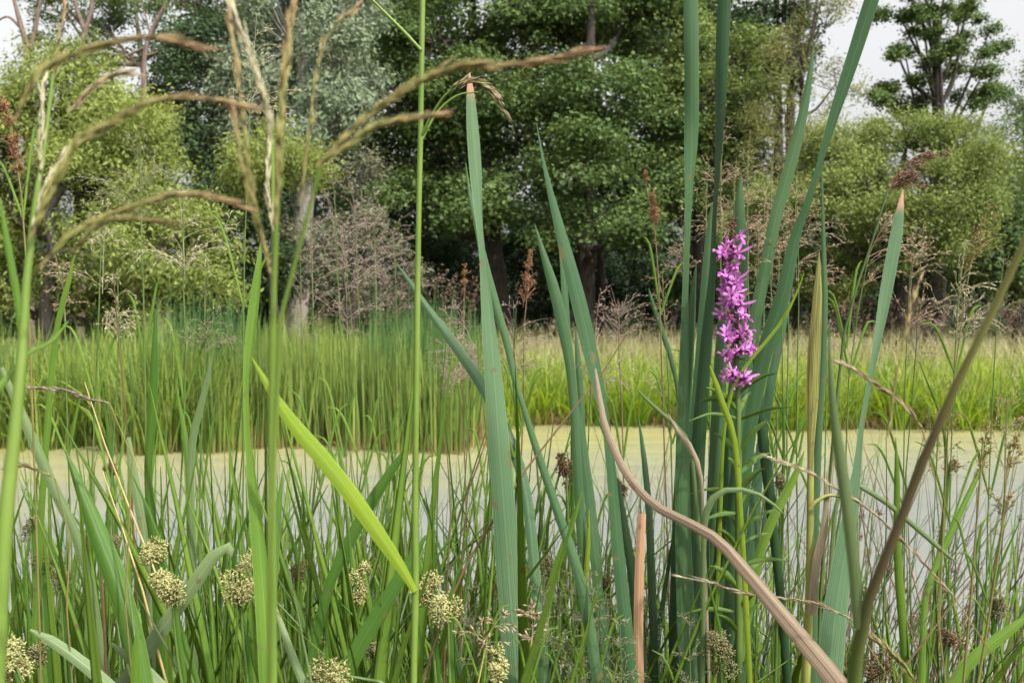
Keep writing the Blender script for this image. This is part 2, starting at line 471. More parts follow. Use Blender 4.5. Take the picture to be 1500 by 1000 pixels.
    V = np.vstack(LV) - o0
    T = np.concatenate(LT)
    obj('crown', np_mesh('crown', V, np.arange(len(V)).reshape(-1, 4), MATS[leaf], {'tint': T}), root, kind='stuff')
    if tw:
        V, Q, al = join(tw)
        obj('twigs', np_mesh('twigs', V - o0, Q, MATS[bark]), root, kind='stuff')
    return root

def gx_at(px, d):
    return (px - 750) / F * d

WIL = dict(L=0.084, W=0.030, per=190, clump=0.36, flat=0.8, up=0.5, droop=0.9)
# yellow-green willow bush on the left
tree('willow_bush', 'large rounded yellow-green willow bush behind the left reeds', (gx_at(75, 18.5), 18.5), 0.22,
     [(90, 170, 18.5, 85, 85), (175, 200, 18, 75, 90), (20, 240, 18.5, 75, 100), (235, 290, 17.5, 60, 62), (130, 290, 17.6, 100, 80),
      (285, 375, 17.0, 52, 62), (190, 365, 16.8, 70, 70), (-60, 330, 19, 90, 150), (310, 425, 16.6, 40, 35), (220, 425, 16.4, 60, 40), (135, 415, 17.4, 50, 40), (20, 400, 18.2, 55, 60), (170, 250, 18.4, 80, 70)], 'willow_leaf', 'bark_dark', seed=1, dens=1.15, sub=14,
     trunk_top=3.0, cat='bush', **WIL)
# silver willow
tree('silver_willow', 'tall silvery grey-green willow behind the yellow-green willow bush', (gx_at(430, 25), 25.0), 0.28,
     [(430, 60, 25, 95, 120), (500, 110, 24.5, 60, 90), (385, 160, 24.5, 70, 80), (470, 190, 24, 70, 70), (420, -70, 25, 90, 80), (520, 20, 25, 45, 60)],
     'silver_leaf', 'bark_grey', seed=2, L=0.115, W=0.036, per=140, clump=0.36, flat=0.9, up=0.4, droop=0.6, dens=0.95)
tree('grey_willow_scrub', 'low grey-green willow scrub under the silvery willow', (gx_at(510, 21), 21.0), 0.10,
     [(500, 330, 21, 60, 60), (455, 370, 20.5, 50, 55), (545, 390, 21, 50, 50), (590, 425, 21, 45, 35), (520, 260, 21.5, 40, 40)], 'scrub_leaf', 'bark_dark', seed=3, twig=0.8,
     L=0.08, W=0.024, per=75, clump=0.34, dens=0.7, cat='bush', droop=0.4)
tree('young_willow', 'small yellow-green willow growing between silvery and dark shrubs', (gx_at(420, 20.5), 20.5), 0.08,
     [(400, 215, 20.5, 65, 45), (440, 270, 20.3, 45, 50), (360, 250, 20.5, 45, 45)], 'willow_leaf', 'bark_dark', seed=4, dens=0.7, **WIL)
tree('dark_shrub', 'dark green leafy shrub between the willow bush and the silvery willow', (gx_at(300, 25.5), 25.5), 0.16,
     [(290, 110, 26, 90, 70), (330, 200, 25, 80, 80), (380, 300, 24, 80, 80), (250, 190, 26, 60, 60), (330, 340, 24, 60, 70), (400, 400, 23.5, 70, 50)], 'dark_leaf', 'bark_dark', seed=5,
     L=0.10, W=0.06, per=120, clump=0.45, dens=0.9, cat='shrub')
tree('ash_tree', 'green tree rising above the dark shrub, its crown cut by the picture top', (gx_at(240, 33), 33.0), 0.22,
     [(250, 10, 33, 90, 55), (190, -30, 34, 60, 60), (320, -30, 33, 70, 70), (150, 40, 34, 45, 40), (270, 80, 32, 70, 45), (95, 25, 34, 45, 40), (130, 75, 34, 40, 30), (70, -20, 34, 40, 30), (60, 70, 34, 26, 26)], 'oak_leaf', 'bark_pink', seed=6, dens=0.75, per=90)
# oaks in the middle
OAK = dict(L=0.108, W=0.070, per=205, clump=0.66, flat=0.5, up=0.9, droop=0.15)
tree('oak_tree', 'broad green oak with a leaning dark bough, in the middle of the wood', (gx_at(735, 28), 28.0), 0.34,
     [(640, 60, 27, 85, 60), (730, 20, 28, 90, 60), (600, 150, 28, 75, 60), (700, 130, 26.5, 75, 50), (650, 225, 27, 90, 55), (760, 210, 27.5, 70, 55),
      (620, 300, 27, 80, 48), (720, 300, 26.5, 70, 45), (580, 30, 30, 60, 60), (690, -70, 28, 120, 60), (550, 230, 29.5, 60, 60), (560, 130, 30, 50, 55)], 'oak_leaf', 'bark_dark', seed=7, dens=1.15, **OAK)
tree('oak_tree', 'green oak standing on two dark trunks beside the leaning-bough oak', (gx_at(858, 26.5), 26.5), 0.26,
     [(830, 60, 27.5, 80, 60), (920, 40, 28, 80, 70), (880, 130, 26, 80, 55), (810, 170, 26.5, 60, 45), (930, 190, 26.5, 70, 60), (860, 240, 25, 75, 50),
      (900, 320, 25, 75, 40), (820, 305, 26, 60, 40), (840, 350, 25, 45, 25), (960, 280, 26.5, 55, 55), (870, -60, 28, 130, 60)], 'oak_leaf', 'bark_dark', seed=8, dens=1.15, **OAK)
tree('oak_tree', 'lighter green oak between the middle oaks and the dark tall tree', (gx_at(1030, 27), 27.0), 0.25,
     [(1000, 70, 28, 60, 70), (1060, 140, 26.5, 55, 55), (1000, 170, 27, 60, 60), (1070, 230, 27, 60, 50), (1010, 280, 27, 60, 60), (990, 0, 28, 60, 50), (1080, 90, 28, 40, 50)],
     'oak_light', 'bark_dark', seed=9, dens=1.1, **OAK)
tree('alder_tree', 'tall dark green tree with a straight dark trunk near the sky gap', (gx_at(1145, 31), 31.0), 0.20,
     [(1120, 20, 31, 60, 50), (1160, -30, 31, 60, 60), (1100, 80, 30.5, 50, 45), (1170, 60, 31, 40, 45), (1070, 30, 31.5, 45, 40), (1140, 110, 31, 45, 40)], 'dark_leaf', 'bark_dark', seed=10,
     L=0.12, W=0.08, per=90, clump=0.45, dens=0.8, trunk_top=12)
tree('wispy_willow', 'thin yellowish willow with bare twigs against the sky gap', (gx_at(1165, 25), 25.0), 0.11,
     [(1165, 90, 25, 40, 50), (1205, 40, 25, 40, 50), (1150, 170, 25, 55, 50), (1225, 130, 25, 40, 40), (1190, 230, 24.5, 60, 50), (1120, 230, 25, 50, 50), (1200, -20, 25, 35, 40)],
     'wispy_leaf', 'bark_dark', seed=12, L=0.11, W=0.024, per=75, clump=0.36, flat=0.9, up=0.4, droop=0.6, dens=0.7, twig=0.8)
lo_r = np.random.default_rng(99)
lo = []
for (cx, cy, w, h, nn) in ((1350, 10, 45, 40, 9), (1400, 30, 45, 40, 9), (1330, 70, 45, 30, 7), (1415, 85, 45, 30, 8), (1310, 120, 40, 22, 6), (1440, 140, 45, 22, 7), (1320, 165, 50, 20, 7), (1375, 165, 35, 25, 5), (1375, -60, 45, 40, 7), (1295, 40, 25, 25, 3), (1450, 50, 20, 18, 2)):
    for _ in range(nn):
        lo.append((cx + lo_r.uniform(-w, w), cy + lo_r.uniform(-h, h), 40 + lo_r.uniform(-2.2, 2.2), lo_r.uniform(7, 16), lo_r.uniform(5, 11)))
tree('lone_oak', 'airy oak standing alone against the white sky on the right', (gx_at(1365, 40), 40.0), 0.36, lo,
     'oak_leaf', 'bark_dark', seed=13, L=0.12, W=0.075, per=105, clump=0.36, flat=0.65, up=0.9, dens=0.85, shell=0.1, twig=0.7, trunk_top=14.0, limb_every=3, sub=0)
tree('willow_tree', 'spreading yellow-green willow with drooping boughs on the right', (gx_at(1330, 23), 23.0), 0.30,
     [(1240, 225, 23, 65, 50), (1330, 215, 23, 70, 45), (1410, 225, 22.8, 60, 55), (1440, 270, 22.5, 42, 60), (1370, 290, 22.3, 70, 60), (1270, 290, 22.6, 80, 55),
      (1200, 320, 23, 70, 60), (1300, 350, 22.5, 70, 50), (1400, 355, 22.3, 45, 45), (1130, 340, 24, 60, 70), (1200, 400, 23.5, 80, 50)],
     'willow_right', 'bark_dark', seed=14, dens=1.1, sub=14, trunk_top=4.0, **WIL)
tree('hedge_tree', 'deep green bushy tree at the right end beyond the spreading willow', (gx_at(1490, 25), 25.0), 0.2,
     [(1490, 290, 25, 60, 60), (1455, 360, 24.5, 60, 60), (1530, 220, 26, 60, 60), (1500, 400, 24.5, 70, 50), (1420, 420, 25, 60, 40)], 'oak_leaf', 'bark_dark', seed=15, dens=0.9, **OAK)
tree('edge_oak', 'thin-leaved green tree behind the spreading willow, right of the lone oak', (gx_at(1500, 36), 36.0), 0.2,
     [(1490, 150, 36, 36, 36), (1480, 210, 36, 45, 30), (1530, 110, 36, 40, 40)], 'oak_leaf', 'bark_dark', seed=16, dens=0.6, per=80)
tree('hazel_bush', 'dark bush below the oaks beside the spreading willow', (gx_at(1080, 28), 28.0), 0.1,
     [(1060, 350, 28, 70, 60), (1130, 400, 27.5, 70, 50), (1000, 400, 29, 50, 45)], 'dark_leaf', 'bark_dark', seed=17, dens=0.8, per=90, cat='bush')

BGT = dict(L=0.20, W=0.13, per=95, clump=0.75, flat=0.6, up=0.8, dens=1.0, sub=6)
for lab, pxc, lobes in (('deep green oak half hidden behind the leaning-bough oak', 620, [(560, 90, 38, 80, 70), (640, 40, 39, 90, 70), (700, 160, 38, 80, 80), (590, 220, 38, 80, 80), (670, 280, 38, 80, 60), (600, -40, 39, 100, 70)]),
                        ('deep green oak half hidden behind the two-trunked oak', 840, [(780, 80, 38, 80, 70), (860, 40, 39, 90, 70), (930, 130, 38, 80, 80), (800, 220, 38, 80, 80), (890, 260, 38, 90, 60), (840, -40, 39, 110, 70)]),
                        ('deep green tree half hidden behind the lighter green oak', 1050, [(1000, 100, 38, 70, 70), (1080, 170, 39, 70, 70), (1040, 260, 38, 80, 70), (1120, 280, 38, 70, 60), (980, 230, 39, 60, 60), (1050, 20, 39, 70, 60)]),
                        ('deep green tree half hidden behind the silvery willow', 420, [(400, 120, 37, 90, 80), (480, 200, 37, 80, 80), (520, 90, 38, 60, 70), (380, 260, 37, 80, 70), (320, 60, 38, 70, 60), (300, 180, 37, 70, 70), (440, 0, 38, 90, 60)])):
    tree('wood_tree', lab, (gx_at(pxc, 38.5), 38.5), 0.3, lobes, 'far_leaf', 'bark_dark', seed=pxc, **BGT)
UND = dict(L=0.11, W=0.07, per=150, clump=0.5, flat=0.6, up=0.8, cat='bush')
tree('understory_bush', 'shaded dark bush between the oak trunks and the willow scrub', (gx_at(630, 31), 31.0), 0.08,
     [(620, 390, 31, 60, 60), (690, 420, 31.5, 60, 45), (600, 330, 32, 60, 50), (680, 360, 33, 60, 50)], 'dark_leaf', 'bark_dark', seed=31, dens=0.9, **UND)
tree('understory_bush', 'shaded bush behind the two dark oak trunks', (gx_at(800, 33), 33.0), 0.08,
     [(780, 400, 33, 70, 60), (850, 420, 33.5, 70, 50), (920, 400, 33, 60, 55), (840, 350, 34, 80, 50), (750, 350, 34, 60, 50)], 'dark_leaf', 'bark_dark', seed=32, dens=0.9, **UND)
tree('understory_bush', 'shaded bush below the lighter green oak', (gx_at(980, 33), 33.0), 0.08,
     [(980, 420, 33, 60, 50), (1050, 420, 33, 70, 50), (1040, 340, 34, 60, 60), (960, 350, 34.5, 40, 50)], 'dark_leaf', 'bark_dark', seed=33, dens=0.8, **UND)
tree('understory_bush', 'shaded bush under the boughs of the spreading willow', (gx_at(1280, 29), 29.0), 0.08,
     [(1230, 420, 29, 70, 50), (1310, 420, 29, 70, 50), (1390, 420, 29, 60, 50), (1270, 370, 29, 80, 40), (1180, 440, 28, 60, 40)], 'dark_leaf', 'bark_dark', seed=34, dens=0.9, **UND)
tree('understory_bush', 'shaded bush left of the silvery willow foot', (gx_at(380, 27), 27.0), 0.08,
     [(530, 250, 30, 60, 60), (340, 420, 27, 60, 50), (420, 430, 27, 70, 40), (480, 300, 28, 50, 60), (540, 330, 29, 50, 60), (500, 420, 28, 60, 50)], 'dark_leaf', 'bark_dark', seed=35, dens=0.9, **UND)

# bare trunks in the upper left
def dead_tree(label, base, stems, bark, cat='dead tree'):
    o0 = np.array((base[0], base[1], G(*base)))
    root = thing('dead_tree', o0, label, cat, 'bare trunks behind the willow bush')
    for i, (pts, w) in enumerate(stems):
        ctrl = [P(x, y, d) for x, y, d in pts]
        d = pts[0][2]
        if i == 0: ctrl = [o0 - (0, 0, 0.2)] + ctrl
        rr = np.linspace(w, w * 0.35, len(ctrl)) / 2 / F * d
        V, Q, al = tube_data(ctrl, rr, 6 * len(ctrl), 7, 0.07)
        obj('trunk' if i == 0 else 'bough', np_mesh('trunk', V - o0, Q, MATS[bark], smooth=True), root)
    return root
dead_tree('bare forked pinkish trunk standing against the white sky gap', (gx_at(45, 30), 30.0),
          [([(40, 120, 30), (39, 70, 30), (30, 35, 30), (18, -10, 30)], 14), ([(41, 85, 30), (52, 40, 30), (60, 0, 30), (70, -40, 30)], 9), ([(30, 40, 30), (10, 25, 30), (-15, 40, 30)], 5)], 'bark_pink')
dead_tree('bare curving pinkish trunk in front of the green tree', (gx_at(118, 30), 30.0),
          [([(120, 130, 30), (121, 60, 30), (133, 20, 30), (140, -40, 30)], 13), ([(124, 45, 30), (112, 10, 30), (105, -40, 30)], 8)], 'bark_pink')
dead_tree('leaning dead trunk with a pale broken side branch by the dark shrub', (gx_at(214, 21), 21.0),
          [([(213, 250, 21), (211, 140, 21), (212, 80, 21), (222, 45, 21), (243, 5, 21)], 11), ([(212, 70, 21), (190, 80, 21), (165, 90, 21), (150, 102, 21)], 5), ([(213, 82, 21), (232, 76, 21)], 4),
           ([(220, 50, 21), (212, 20, 21), (200, -8, 21)], 3)], 'bark_pink')
dead_tree('thick dark stooping trunk under the willow bush', (gx_at(60, 17), 17.0),
          [([(70, 440, 17), (80, 370, 17), (70, 320, 17), (95, 270, 17)], 26), ([(80, 375, 17), (130, 360, 17), (200, 345, 17), (290, 330, 17), (345, 310, 17)], 12), ([(82, 365, 17), (120, 330, 17), (170, 300, 17)], 9)], 'bark_dark')

# the wood behind: one dark mass of leaves and trunks
nw = 2100
wx = rng.uniform(-34, 34, nw); wy = rng.uniform(38, 50, nw)
cap = 5.0 + 2.6 * np.sin(wx * 0.5 + 1) + 1.5 * np.sin(wx * 1.3) + 4.2 * np.exp(-((wx + 2) / 9) ** 2)
cap = np.where(wx > 14.5, np.minimum(cap, 5.6), cap)
cap = np.where(wx < -21.5, np.minimum(cap, 8.0), cap)
wz = rng.uniform(0.0, 1.0, nw) ** 1.3 * cap
cc = np.stack([wx, wy, wz + 0.6], 1)
ci = np.repeat(np.arange(nw), 38)
g = rng.normal(size=(len(ci), 3)) * np.array((0.55, 0.55, 0.4))
nr = unit(np.array((0, -0.2, 0.7)) + 0.7 * rng.normal(size=(len(ci), 3)))
dd = rng.normal(size=(len(ci), 3)); dd = unit(dd - nr * (dd * nr).sum(1, keepdims=True))
V = leaf_quads(cc[ci] + g, dd, nr, 0.29, 0.19).reshape(-1, 3)
put(bpy.data.objects.new('far_wood', np_mesh('far_wood', V, np.arange(len(V)).reshape(-1, 4), MATS['far_leaf'], {'tint': np.repeat(np.clip(rng.uniform(0, 1, nw)[ci] * 0.6 + rng.uniform(0, .4, len(ci)), 0, 1), 4)})),
    None, 'dark leafy wood closing the view behind the oaks', 'wood', None, 'stuff')
for k, (px, d, w, tp) in enumerate([(850, 30, 17, 330), (878, 30, 13, 330), (1148, 30.5, 14, 0), (1300, 29, 14, 330), (1365, 27, 30, 330), (690, 33, 14, 330), (640, 34, 12, 330), (945, 34, 12, 300), (1010, 35, 14, 300), (760, 35, 10, 320)]):
    x = gx_at(px, d); o0 = np.array((x, d, G(x, d)))
    root = thing('tree_trunk', o0, 'bare dark trunk standing in the shade under the tree crowns', 'trunk', 'dark trunks in the shade of the wood')
    tp3 = P(px + 6 * ((k * 7) % 5 - 2), tp, d); r0 = w / 2 / F * d
    V, Q, al = tube_data([o0 - (0, 0, .2), o0 + (0, 0, .3), (o0 + tp3) / 2 + (0.06, 0, 0), tp3], [r0 * 1.4, r0 * 1.1, r0, r0 * 0.7], 14, 9, 0.03)
    obj('trunk', np_mesh('trunk', V - o0, Q, MATS['bark_dark'], smooth=True), root)
    V, Q, al = tube_data([(o0 * .3 + tp3 * .7), tp3 * .8 + o0 * .2 + (0.5, 0, 0.3), tp3 + (1.1, 0.2, 0.6)], [r0 * .4, r0 * .3, r0 * .1], 8, 6)
    obj('limb', np_mesh('limb', V - o0, Q, MATS['bark_dark'], smooth=True), root)
# ---------------------------------------------------------------- far bank
def bulk_blades(base, h, w, az, lean, bend, seg=6, r=rng, tint=None):
    """many narrow blades at once: base (N,3), heights, widths, azimuth of the lean, lean, droop of the tip"""
    N = len(base)
    t = np.linspace(0, 1, seg + 1)
    d = np.stack([np.cos(az), np.sin(az), np.zeros(N)], 1)
    s = np.stack([-np.sin(az), np.cos(az), np.zeros(N)], 1)
    hz = (lean[:, None] * t + bend[:, None] * t ** 2.4)
    vz = t[None] - bend[:, None] * 0.55 * t ** 3.2
    p = base[:, None] + (h[:, None] * hz)[..., None] * d[:, None] + np.stack([0 * hz, 0 * hz, h[:, None] * vz], -1)
    tw = r.uniform(-1.2, 1.2, N)
    side = np.cos(tw)[:, None] * s + np.sin(tw)[:, None] * d
    wid = w[:, None] * (np.clip(1 - t, 0.03, 1) ** 0.55 * (0.55 + 0.45 * np.minimum(t * 5, 1)))[None]
    V = np.stack([p - side[:, None] * wid[..., None] / 2, p + side[:, None] * wid[..., None] / 2], 2)      # N,S+1,2,3
    idx = np.arange(N * (seg + 1) * 2).reshape(N, seg + 1, 2)
    Q = np.stack([idx[:, :-1, 0], idx[:, :-1, 1], idx[:, 1:, 1], idx[:, 1:, 0]], -1).reshape(-1, 4)
    ti = np.clip(0.5 + 0.28 * np.sin(base[:, 0] * 2.3 + 1.7 * np.sin(base[:, 1] * 1.6)) + r.uniform(-.45, .45, N), 0, 1) if tint is None else tint
    return V.reshape(-1, 3), Q, {'tint': np.repeat(ti, (seg + 1) * 2), 'along': np.tile(np.repeat(t, 2), N)}

def reed_mat(name, c1, c2, base, b0=0.1, b1=0.3, trans=0.3, top=None, t0=0.85):
    m, n, l = new_mat(name)
    col = mixc(n, l, attr(n, 'tint'), c1, c2)
    col = mixc(n, l, ramp(n, l, attr(n, 'along'), [(b0, 1.0), (b1, 0.0)]), col, base)
    if top: col = mixc(n, l, ramp(n, l, attr(n, 'along'), [(t0, 0.0), (1.0, 1.0)]), col, top)
    finish_leaf(m, n, l, col, trans, 0.45, None, 0.3)
    MATS[name] = m
reed_mat('cattail_far', (0.050, 0.100, 0.022), (0.225, 0.285, 0.060), (0.24, 0.17, 0.075), 0.06, 0.3)
reed_mat('cattail_blue', (0.042, 0.100, 0.032), (0.115, 0.200, 0.062), (0.25, 0.18, 0.085), 0.06, 0.3)
reed_mat('reed_green', (0.042, 0.095, 0.018), (0.225, 0.290, 0.052), (0.16, 0.12, 0.05), 0.03, 0.24)
reed_mat('sedge_yellow', (0.060, 0.140, 0.012), (0.270, 0.360, 0.040), (0.09, 0.065, 0.028), 0.02, 0.24, 0.4, (0.34, 0.33, 0.14), 0.75)
reed_mat('hay', (0.22, 0.22, 0.09), (0.40, 0.36, 0.18), (0.14, 0.17, 0.06), 0.1, 0.5, 0.3)
reed_mat('straw', (0.14, 0.085, 0.035), (0.34, 0.25, 0.12), (0.08, 0.05, 0.025), 0.0, 0.4, 0.15)
foliage('plume_pink', (0.20, 0.13, 0.10), (0.36, 0.27, 0.20), 0.25)

def clump_mesh(name, n, rad, h0, h1, w, lean, bend, mat, r):
    a = r.uniform(0, 2 * math.pi, n); q = rad * np.sqrt(r.uniform(0, 1, n))
    base = np.stack([np.cos(a) * q, np.sin(a) * q, np.full(n, -0.12)], 1)
    az = np.where(r.uniform(0, 1, n) < 0.6, a, r.uniform(0, 6.28, n))
    V, Q, A = bulk_blades(base, r.uniform(h0, h1, n), w * r.uniform(0.7, 1.3, n), az, np.abs(r.normal(0, lean, n)), bend * r.uniform(0, 1, n) ** 2, 7, r)
    return np_mesh(name, V, Q, MATS[mat], A)

def clumps(name, label, group, mat, places, spec, variants=5, seed=0):
    r = np.random.default_rng(seed)
    ms = [clump_mesh(name, *spec, mat, r) for _ in range(variants)]
    for i, (x, y, s) in enumerate(places):
        o = bpy.data.objects.new(name, ms[i % variants])
        o.location = (x, y, max(G(x, y), -0.12)); o.rotation_euler = (0, 0, r.uniform(0, 6.28)); o.scale = (1, 1, s)
        put(o, None, label + ' before ' + beside(ACROSS, x, y), 'reeds' if 'sedge' not in name else 'sedge', group, 'thing')

def along_shore(px0, px1, n, back, r, d0=12.0, sc=(0.9, 1.1)):
    out = []
    for k in range(n):
        px = px0 + (px1 - px0) * (k + r.uniform(0.1, 0.9)) / n
        x = gx_at(px, d0)
        for _ in range(4): x = gx_at(px, float(far_shore(x)))
        out.append((x, float(far_shore(x)) + r.uniform(*back), r.uniform(*sc)))
    return out
r = np.random.default_rng(5)
clumps('reed_clump', 'tuft of green arching reed leaves across the water', 'green reed tufts on the far bank', 'reed_green',
       along_shore(-60, 330, 28, (-0.3, 0.5), r), (70, 0.30, 0.7, 1.4, 0.026, 0.18, 0.75), 5, 21)
clumps('cattail_clump', 'tuft of upright straw-footed cattail leaves across the water', 'upright cattail tufts on the far bank', 'cattail_far',
       along_shore(190, 700, 32, (-0.3, 0.45), r), (55, 0.26, 0.8, 1.45, 0.020, 0.07, 0.15), 5, 22)
clumps('sedge_tussock', 'yellow-green arching sedge tussock across the water', 'yellow-green sedge tussocks on the far bank', 'sedge_yellow',
       along_shore(735, 1560, 50, (-0.2, 0.5), r, 13.0, (0.75, 1.15)), (80, 0.22, 0.5, 1.12, 0.020, 0.26, 0.85), 5, 23)

def field(n, px0, px1, back0, back1, r, d0=13.0):
    px = r.uniform(px0, px1, n); b = r.uniform(back0, back1, n)
    x = gx_at(px, d0)
    for _ in range(3): x = gx_at(px, far_shore(x) + b)
    y = far_shore(x) + b
    return np.stack([x, y, np.maximum(gz(x, y), -0.1) - 0.03], 1)

def stuff(name, data, mat, label, cat='reeds'):
    V, Q, A = data
    put(bpy.data.objects.new(name, np_mesh(name, V, Q, MATS[mat], A)), None, label, cat, None, 'stuff')
# massed reeds behind the front tufts
b = field(4000, -120, 520, 0.3, 4.0, r)
N = len(b); stuff('reed_bed', bulk_blades(b, r.uniform(0.7, 1.32, N) * (.92 + .1 * np.sin(b[:, 0] * 3.3)), r.uniform(.012, .022, N), r.uniform(0, 6.28, N), np.abs(r.normal(0, .14, N)), 0.7 * r.uniform(0, 1, N) ** 2),
                   'reed_green', 'dense green reed bed filling the left far bank')
b = field(3600, 220, 712, 0.2, 3.4, r)
N = len(b); stuff('cattail_bed', bulk_blades(b, r.uniform(0.75, 1.36, N) * (.9 + .12 * np.sin(b[:, 0] * 4.1)), r.uniform(.010, .017, N), r.uniform(0, 6.28, N), np.abs(r.normal(0, .05, N)), 0.12 * r.uniform(0, 1, N) ** 2),
                   'cattail_far', 'dense upright cattail bed on the far bank')
for cx, nn, hh in ((600, 420, 1.55), (655, 260, 1.42), (320, 260, 1.48), (285, 120, 1.65)):
    b = field(nn, cx - 60, cx + 60, 0.1, 2.2, r)
    N = len(b); stuff('blue_cattail_bed', bulk_blades(b, r.uniform(0.75, 1.05, N) * hh, r.uniform(.012, .019, N), r.uniform(0, 6.28, N), np.abs(r.normal(0, .045, N)), 0.1 * r.uniform(0, 1, N) ** 2),
                       'cattail_blue', 'taller blue-green stand of cattails rising from the far reed bed')
b = field(4500, 725, 1600, 0.3, 2.6, r)
N = len(b); stuff('sedge_bed', bulk_blades(b, r.uniform(0.5, 1.0, N), r.uniform(.010, .020, N), r.uniform(0, 6.28, N), np.abs(r.normal(0, .18, N)), 0.75 * r.uniform(0, 1, N)),
                   'sedge_yellow', 'bright yellow-green sedge bed on the right far bank', 'sedge')
b = field(7000, 690, 1650, 2.4, 9.0, r)
N = len(b); stuff('hay_meadow', bulk_blades(b, r.uniform(0.6, 1.15, N), r.uniform(.008, .014, N), r.uniform(0, 6.28, N), np.abs(r.normal(0, .12, N)), 0.5 * r.uniform(0, 1, N)),
                   'hay', 'pale straw-coloured tall grass meadow behind the sedge bed', 'grass')
b = field(2500, 100, 760, 3.0, 8.0, r)
N = len(b); stuff('bank_grass', bulk_blades(b, r.uniform(0.7, 1.3, N), r.uniform(.008, .014, N), r.uniform(0, 6.28, N), np.abs(r.normal(0, .12, N)), 0.5 * r.uniform(0, 1, N)),
                   'reed_green', 'rough green grass behind the far reed bed', 'grass')
# straw litter and dead stalks along the water line
b = field(5200, -80, 1600, -0.22, 0.3, r)
N = len(b); stuff('reed_litter', bulk_blades(b, r.uniform(0.08, 0.40, N) * (0.6 + 0.5 * np.sin(b[:, 0] * 3.7) ** 2), r.uniform(.010, .022, N), r.uniform(0, 6.28, N), np.abs(r.normal(0, .35, N)), 0.4 * r.uniform(0, 1, N), 4),
                   'straw', 'brown dead reed litter along the far water line', 'litter')

# floating bits: duckweed flecks, broken stalks, petals of the film
nf_ = 2600
fx = r.uniform(-7.5, 7.5, nf_); fy = 3.2 + 9.5 * r.uniform(0, 1, nf_) ** 0.8
kp = fy < far_shore(fx) - 0.05; fx, fy = fx[kp], fy[kp]; N = len(fx)
fa = r.uniform(0, 6.28, N); fl = np.where(r.uniform(0, 1, N) < .12, r.uniform(.05, .16, N), r.uniform(.008, .022, N)); fw = np.where(fl > .04, .006, fl * .8)
V = leaf_quads(np.stack([fx, fy, np.full(N, .004)], 1), np.stack([np.cos(fa), np.sin(fa), 0 * fa], 1), np.tile((0., 0, 1), (N, 1)), fl, fw).reshape(-1, 3)
foliage('floating', (0.10, 0.10, 0.035), (0.30, 0.29, 0.13), 0.1)
stuff('floating_debris', (V, np.arange(len(V)).reshape(-1, 4), {'tint': np.repeat(r.uniform(0, 1, N), 4)}), 'floating', 'duckweed flecks and broken stalks floating on the pond film', 'debris')

def plume_cloud(tops, length, rad, per, r, L=0.035, W=0.006):
    n = len(tops); ci = np.repeat(np.arange(n), per)
    t = r.uniform(0, 1, len(ci))
    a = r.uniform(0, 6.28, len(ci)); q = r.uniform(0.1, 1, len(ci)) * rad * np.sin(np.clip(t, .05, 1) * 2.6)
    pos = tops[ci] + np.stack([np.cos(a) * q + 0.25 * length * (1 - t) ** 2, np.sin(a) * q, -t * length - q * 0.3], 1)
    d = unit(np.stack([np.cos(a) * .8, np.sin(a) * .8, np.full(len(a), .5)], 1) + .4 * r.normal(size=(len(a), 3)))
    nr = unit(np.cross(d, r.normal(size=(len(a), 3))))
    V = leaf_quads(pos, d, nr, L * r.uniform(.6, 1.4, len(a)), W).reshape(-1, 3)
    return V, np.arange(len(V)).reshape(-1, 4), {'tint': np.repeat(r.uniform(0, 1, n)[ci] * .5 + r.uniform(0, .5, len(ci)), 4)}
for (p0, p1, b0, b1, nn, h0, h1, per, lab) in ((1210, 1560, 3.0, 6.5, 110, 1.15, 1.6, 50, 'pinkish plumes of reed grass in front of the spreading willow'),
                                               (800, 1210, 3.0, 7.0, 60, 1.0, 1.4, 45, 'pinkish grass plumes along the meadow below the oaks'),
                                               (430, 700, 2.0, 5.0, 50, 1.4, 1.9, 60, 'greyish grass plumes above the far cattail bed')):
    b = field(nn, p0, p1, b0, b1, r); b[:, 2] += r.uniform(h0, h1, nn)
    stuff('grass_plumes', plume_cloud(b, 0.38, 0.12, per, r), 'plume_pink', lab, 'grass')
